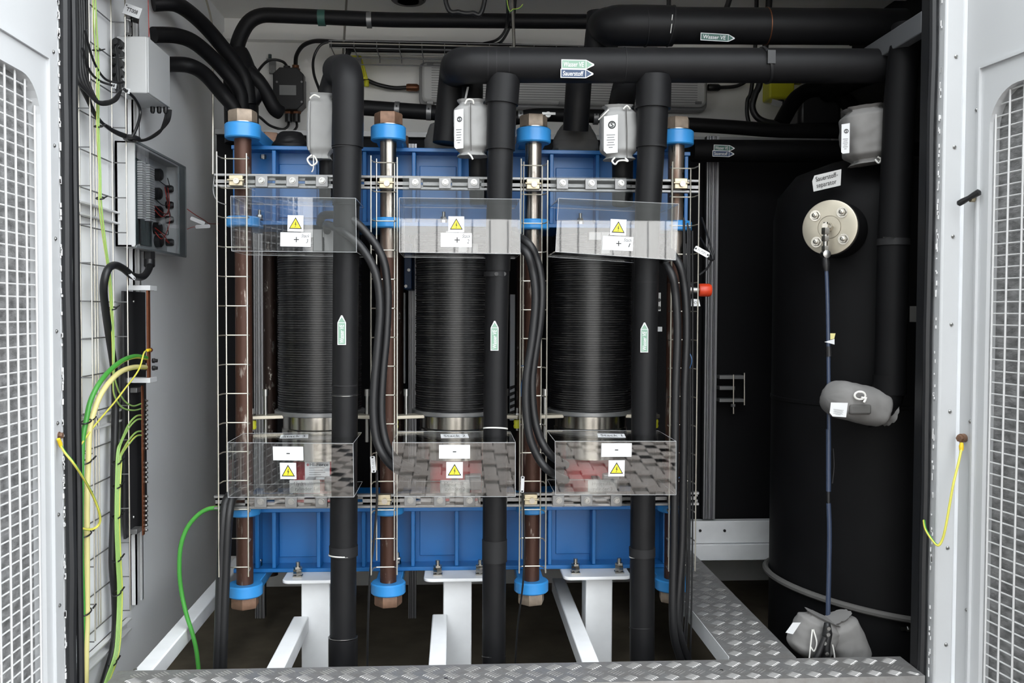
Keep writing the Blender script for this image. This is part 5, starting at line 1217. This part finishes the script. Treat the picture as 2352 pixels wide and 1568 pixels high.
# ------------------------------------------------------------------ right bay: tank, its pipes and hose
TX, TY, TR = 1.46, .65, .355
t = thing('separator_tank', 'tall black insulated tank with a hoop at its foot, right of the walkway', 'tank', (TX, TY, ZF))
build(MB().lathe([(.05, ZF), (TR, ZF), (TR, 0.70), (TR + .003, .702), (TR + .003, .712), (TR, .714), (TR, 1.32), (TR * .96, 1.40), (TR * .80, 1.47), (TR * .5, 1.51), (.05, 1.52)], (TX, TY, 0), (0, 0, 1), 64), 'insulated_shell', 'tank_black', t)
hp = [V((TX + (TR + .012) * cos(a), TY + (TR + .012) * sin(a), .045 - .05 * cos(a))) for a in [2 * pi * k / 64 for k in range(64)]]
build(MB().tube(hp, .011, 8, closed=True), 'foot_hoop', 'jacket_dark', t)
c = P(2082, 1443, .30); build(MB().bar(c + V((-.02, 0, 0)), c + V((.06, .0, -.002)), .008, .01).hexnut(c, (1, 0, 0), .010, .010), 'hoop_clamp', 'steel', t)
c = P(1900, 414, .38); F = rotfr(9); nn = V((-.66, -.75, 0)).normalized(); F = ((V((.75, -.66, 0)) + V((0, 0, .15))).normalized(), (V((0, 0, 1)) - V((.75, -.66, 0)) * .15).normalized(), nn)
sh = plate([(-M(35, .38), -M(19, .38)), (M(29, .38), -M(19, .38)), (M(36, .38), M(18, .38)), (-M(28, .38), M(18, .38)), (-M(35, .38), M(6, .38))], P(1900, 414, .385), F, .001, 'name_label', 'label_dim', t)
text('Sauerstoff-', P(1899, 406, .385), F, M(52, .38), M(11, .38), sh, 'ink', .0016); text('separator', P(1899, 424, .385), F, M(47, .38), M(12, .38), sh, 'ink', .0016)
# sight flange on a stub
fc = P(1905, 522, .315); fn = V((-.64, -.77, 0.03)).normalized()
t = thing('pipe_flange', 'round brass coloured steel flange with four bolts on the black tank', 'flange', fc - V((0, 0, .084)))
build(MB().lathe([(.087, -.10), (.087, -.012), (.02, -.012)], fc, fn, 40), 'insulated_stub', 'tank_black', t)
build(MB().lathe([(.02, -.014), (.083, -.014), (.084, -.012), (.084, -.001), (.082, 0), (.036, 0), (.036, -.003), (.001, -.003)], fc, fn, 56), 'flange_disc', 'flange_steel', t)
u = fn.cross(V((0, 0, 1))).normalized(); w = u.cross(fn).normalized()
for k in range(4):
    a = radians(45 + 90 * k - 4); bc = fc + (u * cos(a) + w * sin(a)) * .058
    bo = build(MB().lathe([(.0165, 0), (.0165, .003), (.010, .003)], bc, fn, 20).hexnut(bc + fn * .003, fn, .0125, .007).lathe([(.008, .009), (.007, .015), (.002, .017)], bc, fn, 14), 'flange_bolt', 'bright_steel', t)
build(MB().lathe([(.034, -.003), (.034, .001), (.001, .001)], fc, fn, 32), 'hub_face', 'flange_steel', t)
e0 = fc + fn * .035
build(MB().hexnut(fc, fn, .014, .018).cyl(fc, e0 + fn * .008, .009, 14).hexnut(e0 + V((0, 0, -.005)), (0, 0, -1), .013, .02).cyl(e0 + V((0, 0, .012)), e0 + V((0, 0, -.075)), .007, 14).hexnut(e0 + V((0, 0, -.03)), (0, 0, -1), .0125, .016).hexnut(e0 + V((0, 0, -.06)), (0, 0, -1), .012, .014), 'elbow_fitting', 'bright_steel', t)
vb = e0 + V((0, 0, -.085)); build(MB().lathe([(.012, -.012), (.013, 0), (.012, .014), (.004, .016)], vb, (0, -1, 0), 18).cyl(vb, vb + V((.004, 0, -.03)), .006, 10), 'valve_knob', 'steel', t)
# blue grey level hose
YH = e0.y
t = thing('level_hose', 'long blue grey level hose hanging from the flange down the front of the tank', 'hose', P(1900, 1500, YH))
build(MB().tube([P(1896, 588, YH), P(1897, 606, YH), P(1898, 622, YH)], [.010, .012, .008], 12), 'top_boot', 'black_plastic', t)
build(MB().tube(spline([P(1898, 618, YH), P(1901, 700, YH), P(1903, 850, YH), P(1904, 985, YH)], 6), .0062, 12), 'clear_tube', 'blue_hose', t)
build(MB().tube(spline([P(1903, 985, YH), P(1903, 1128, YH)], 6), .0076, 12), 'sleeve', 'blue_hose', t)
build(MB().tube([P(1903, 1128, YH), P(1903, 1155, YH)], .0058, 12), 'dark_joint', 'black_plastic', t)
build(MB().tube(spline([P(1903, 1155, YH), P(1905, 1240, YH), P(1901, 1440, YH)], 6), .0074, 12), 'sleeve', 'blue_hose', t)
build(MB().tube([P(1903, 795, YH), P(1904, 818, YH)], .0095, 12), 'tape_wrap', 'black_plastic', t)
build(MB().prism([(-M(12, YH), 0), (M(12, YH), -M(6, YH)), (M(12, YH), M(7, YH))], P(1905, 785, YH - .009), FN[0], FN[1], FN[2], .001), 'tape_flag', 'label_white', t)
build(MB().prism([(-M(5, YH), -M(8, YH)), (M(5, YH), -M(6, YH)), (M(8, YH), M(7, YH)), (-M(5, YH), M(7, YH))], P(1911, 772, YH - .002), FN[0], FN[1], FN[2], .001), 'yellow_flag', 'cable_pale', t)
build(MB().tube(spline([P(1914, 1030, YH), P(1916, 1070, YH), P(1912, 1110, YH)], 5), .002, 6), 'trace_wire', 'rubber', t)
# vertical black pipe in front of the tank
b = MB(); rough_tube(b, fillet([P(2085, 60, .26), P(2068, 200, .25), P(2052, 550, .24), P(2044, 890, .235), P(2030, 935, .24), P(1985, 950, .27)], .08), .0455, 26, .01, 3.3)
t = tag(build(b, 'insulated_pipe', 'tank_black'), 'vertical black insulated pipe in front of the tank, elbowing left into a grey jacket', 'pipe')
band(P(2052, 556, .24), (0, 0, 1), .047, .02, 'tape_collar', 'foam_tape', t, 1.03)
c = P(2042, 545, .191); build(MB().bar(c + V((-.018, 0, 0)), c + V((.018, .004, 0)), .003, .002), 'bright_ring', 'steel', t)
sleeve([P(2044, 862, .236), P(2042, 905, .236)], .049, t, 'foam_sleeve', 'tank_black')
# jackets at the tank
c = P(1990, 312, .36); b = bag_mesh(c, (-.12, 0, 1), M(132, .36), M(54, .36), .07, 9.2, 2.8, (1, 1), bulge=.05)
j = tag(build(b, 'valve_jacket', 'jacket_shaded'), 'grey fabric jacket in shadow at the top right, above the separator label', 'fabric jacket', 'grey fabric valve jackets')
jtag(P(1942, 318, .292), (V((.9, -.42, 0)).normalized(), V((0, 0, 1)), V((-.42, -.9, 0)).normalized()), M(18, .3), M(70, .3), j)
cord([P(2010, 366, .30), P(2018, 374, .295), P(2024, 366, .30), P(2016, 360, .30)], j)
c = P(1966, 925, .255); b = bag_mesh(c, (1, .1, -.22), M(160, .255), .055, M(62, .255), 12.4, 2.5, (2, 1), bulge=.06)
j = tag(build(b, 'valve_jacket', 'jacket_shaded'), 'grey fabric jacket with white tag and knotted cord halfway up the tank', 'fabric jacket', 'grey fabric valve jackets')
jtag(P(1926, 940, .178), rotfr(-6, (V((.97, -.22, 0)).normalized(), V((0, 0, 1)), V((-.22, -.97, 0)).normalized())), M(38, .19), M(36, .19), j, emblem=False)
cc = P(1975, 908, .158)
cord([cc + V((.017 * cos(a) * (1 - .05 * k / 10), -.001 * k / 10, .012 * sin(a) * (1 - .05 * k / 10))) for k, a in enumerate([2 * pi * k / 10 for k in range(24)])], j, .0026, 'knotted_cord')
cord([P(1978, 912, .156), P(1988, 916, .154), P(1984, 924, .154), P(1990, 912, .155)], j, .003, 'cord_end')
build(MB().box(P(1953, 952, .162), P(1990, 926, .20)), 'dark_gap', 'jacket_dark', j, bevel=.006)
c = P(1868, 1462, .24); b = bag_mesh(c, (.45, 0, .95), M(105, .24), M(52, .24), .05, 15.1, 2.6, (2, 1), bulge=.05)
j = tag(build(b, 'valve_jacket', 'jacket_shaded'), 'open grey fabric jacket at the foot of the blue hose, left half', 'fabric jacket', 'grey fabric valve jackets')
cord([P(1866, 1445, .175), P(1862, 1480, .17), P(1858, 1520, .17)], j, .0022); cord([P(1868, 1445, .175), P(1876, 1475, .17), P(1870, 1495, .17), P(1862, 1485, .17)], j, .0022)
plate([(-M(14, .2), -M(18, .2)), (M(4, .2), -M(16, .2)), (M(12, .2), M(16, .2)), (-M(6, .2), M(10, .2))], P(1823, 1440, .182), rotfr(-20), .0008, 'care_tag', 'label_white', j)
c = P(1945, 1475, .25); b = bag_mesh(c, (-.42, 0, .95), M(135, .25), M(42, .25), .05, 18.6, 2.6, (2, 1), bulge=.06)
j = tag(build(b, 'valve_jacket', 'jacket_shaded'), 'open grey fabric jacket at the foot of the blue hose, right half', 'fabric jacket', 'grey fabric valve jackets')
cord([P(1912, 1480, .18), P(1916, 1500, .18), P(1918, 1525, .18)], j, .0022)
t = thing('drain_valve', 'black drain valve with shiny fittings between the two halves of the open jacket', 'valve', P(1895, 1530, .17))
build(MB().tube([P(1900, 1430, .17), P(1900, 1455, .165), P(1898, 1480, .165), P(1896, 1540, .165)], [.009, .015, .012, .013], 14), 'body', 'black_plastic', t)
build(MB().tube([P(1895, 1462, .15), P(1880, 1500, .15), P(1868, 1525, .15)], [.008, .010, .008], 12), 'lever', 'black_plastic', t)
for q, y in ((1902, 1442), (1901, 1456), (1893, 1476), (1898, 1500), (1892, 1515)): build(MB().hexnut(P(q, y, .148), (0, -1, 0), .0065, .006), 'fitting_nut', 'steel', t)
# bits seen between the tank and the partition
t = cable('dark rounded pipe stub at the right edge of the bay, beside the right jamb', [P(2112, 890, .5), P(2118, 930, .5), P(2125, 975, .5)], .02, 'jacket_dark', 'pipe', name='pipe_stub')
o = tag(plate(rect(M(22, .3), M(36, .3)), P(2100, 721, .22), FN, .001, 'blank_label', 'jacket_dark', None), 'small dim blank label beside the vertical black pipe at the right', 'label')
b = MB().box((1.300, .0705, 1.785), (1.335, .46, 1.845)); tag(build(b, 'roof_bar', 'dark_alu', None, bevel=.003), 'dark blue grey steel bar running back at the top right corner', 'bar')
# aluminium posts
def post(qa, qb, y0, y1, Y, label):
    a, b_ = P(qa, y1, Y), P(qb, y0, Y); w = b_.x - a.x; b = MB()
    core = MB().box((a.x, Y + .012, a.z), (b_.x, Y + .04, b_.z))
    for f, g in ((0, .12), (.20, .10), (.36, .05), (.46, .16), (.68, .05), (.79, .21)): b.box((a.x + w * f, Y, a.z), (a.x + w * (f + g), Y + .012, b_.z))
    o = tag(build(b, 'aluminium_post', 'alu', None, smooth=False), label, 'post', 'slotted aluminium posts')
    build(core, 'groove_core', 'panel_dark', o, smooth=False)
    return o
post(1615, 1652, 312, 1192, 1.385, 'slotted aluminium post standing on the white sill right of the stacks')
post(586, 603, 330, 1420, 1.42 - .042, 'aluminium post behind the leftmost rusty tie rod')
post(938, 957, 330, 1420, 1.42 - .042, 'slotted aluminium post between the leftmost and middle stacks')
b = MB(); rough_tube(b, [P(1590, 346, 1.22), P(1900, 348, 1.22), V((1.95, 1.22, P(1900, 348, 1.22).z))], .045, 20, .01, 6.0)
t = tag(build(b, 'insulated_pipe', 'tank_black'), 'black insulated pipe crossing the aluminium post, with a double arrow marker', 'pipe')
marker(P(1664, 340, 1.17), M(50, 1.2), M(14, 1.2), -1, 'Wasser VE', t, 'marker_dark', ink='label_dim'); marker(P(1662, 353, 1.17), M(52, 1.2), M(14, 1.2), -1, 'Sauerstoff', t, 'marker_blue', ink='label_dim')
t = thing('pipe_clamp', 'small zinc pipe clamp with threaded rods right of the aluminium post', 'clamp', P(1684, 948, 1.36))
for y in (865, 890, 918): build(MB().box(P(1653, y + 5, 1.37), P(1700 if y != 890 else 1680, y - 5, 1.42)), 'arm', 'zinc_grey', t)
for q, y0_, y1_ in ((1685, 860, 950), (1710, 856, 930)): build(MB().cyl(P(q, y0_, 1.365), P(q, y1_, 1.365), .003, 8), 'threaded_rod', 'bright_wire', t)
build(MB().hexnut(P(1684, 934, 1.365), (0, 0, 1), .010, .012), 'nut', 'zinc', t)
t = thing('shutoff_valve', 'orange red valve knob on a steel stem beside the aluminium post', 'valve', P(1600, 683, .47))
build(MB().lathe([(.010, -.05), (.014, -.045), (.014, -.02), (.011, -.018), (.011, .002)], P(1603, 666, .47), (1, 0, 0), 18), 'stem', 'steel', t)
kb = MB(); c = P(1603, 666, .47)
kb.lathe([(.008, 0), (.019, .002), (.021, .006), (.021, .036), (.018, .042), (.004, .043)], c, (1, 0, 0), 12); build(kb, 'knob', 'orange_red', t)
build(MB().tube([P(1590, 660, .47), P(1578, 640, .48), P(1574, 560, .50)], .006, 10), 'feed_line', 'rubber', t)
o = tag(plate([(-M(10, .45), -M(8, .45)), (M(12, .45), -M(8, .45)), (M(8, .45), M(8, .45)), (-M(9, .45), M(9, .45))], P(1597, 695, .43), FN, .001, 'name_tag', 'label_white', None), 'small white name tag hanging below the orange red knob', 'tag')
text('PCV', P(1597, 695, .43), FN, M(13, .45), M(6, .45), o, 'ink', .0014)
for k, (a, nm) in enumerate((([P(1612, 500, .55), P(1622, 530, .5), P(1632, 565, .45), P(1640, 592, .42), P(1630, 595, .40), P(1606, 568, .38)], 'black cable loop to the tilted tag beside the aluminium post, outer'), ([P(1608, 545, .55), P(1622, 570, .5), P(1634, 592, .45), P(1625, 615, .42), P(1605, 632, .40)], 'black cable loop to the tilted tag beside the aluminium post, inner'))):
    cable(nm, a, .0035, n=8)
# things half seen between the stacks
for q0, q1, y0_, y1_, nm in ((1171, 1183, 676, 965, 'narrow white printed strip behind the middle stack, right side'), (925, 931, 672, 880, 'narrow white strip behind the second tie rod')):
    a, b_ = P(q0, y1_, 1.42), P(q1, y0_, 1.42)
    o = build(MB().box((a.x, 1.42, a.z), (b_.x, 1.46, b_.z)), 'printed_strip', 'label_white', None); tag(o, nm, 'sign')
    if q0 == 1171:
        for k in range(5):
            z = a.z + (b_.z - a.z) * (.04 + .05 * k); build(MB().prism([(0, 0), (b_.x - a.x, .01), (b_.x - a.x, .022), (0, .016)], (a.x, 1.4195, z), (1, 0, 0), (0, 0, 1), (0, -1, 0), .001), 'print_mark', 'ink', o, smooth=False)
a, b_ = P(928, 664, 1.1), P(946, 560, 1.1); o = build(MB().box((a.x, 1.1, a.z), (b_.x, 1.379, b_.z)), 'rear_bracket', 'deep_blue', None, bevel=.003); tag(o, 'dark blue bracket behind the second tie rod', 'bracket')
for q, y in ((939, 620), (932, 657)): build(MB().lathe([(.006, 0), (.006, .004)], P(q, y, 1.1), (0, -1, 0), 12), 'screw', 'steel', o)
a, b_ = P(1503, 714, 1.0), P(1518, 672, 1.0); o = build(MB().box((a.x, 1.0, a.z), (b_.x, 1.02, b_.z)), 'rear_plate', 'label_dim', None); tag(o, 'small grey plate with dark marks right of the rightmost riser', 'plate')
for k in range(4): build(MB().lathe([(.007, 0), (.007, .001)], P(1506 + (k % 2) * 8, 680 + k * 9, .9995), (0, -1, 0), 8), 'dark_mark', 'ink', o)
o = build(MB().box(P(1505, 761, 1.0), P(1517, 750, 1.03)), 'white_block', 'label_white', None); tag(o, 'tiny white block right of the rightmost riser', 'block')
t = thing('valve_actuator', 'black valve actuator and hoses in shadow right of the second yellow detector', 'actuator', P(1860, 290, 1.6))
build(MB().box(P(1835, 290, 1.6), P(1905, 222, 1.75)), 'housing', 'black_plastic', t, bevel=.02)
build(MB().tube(spline([P(1790, 290, 1.5), P(1830, 225, 1.6), P(1880, 205, 1.6), P(1940, 230, 1.6), P(1990, 290, 1.5)], 6), .035, 14), 'hose', 'tank_black', t)
build(MB().tube(spline([P(1900, 210, 1.6), P(1960, 180, 1.4), P(2040, 150, 1.0)], 6), .05, 14), 'duct', 'tank_black', t)
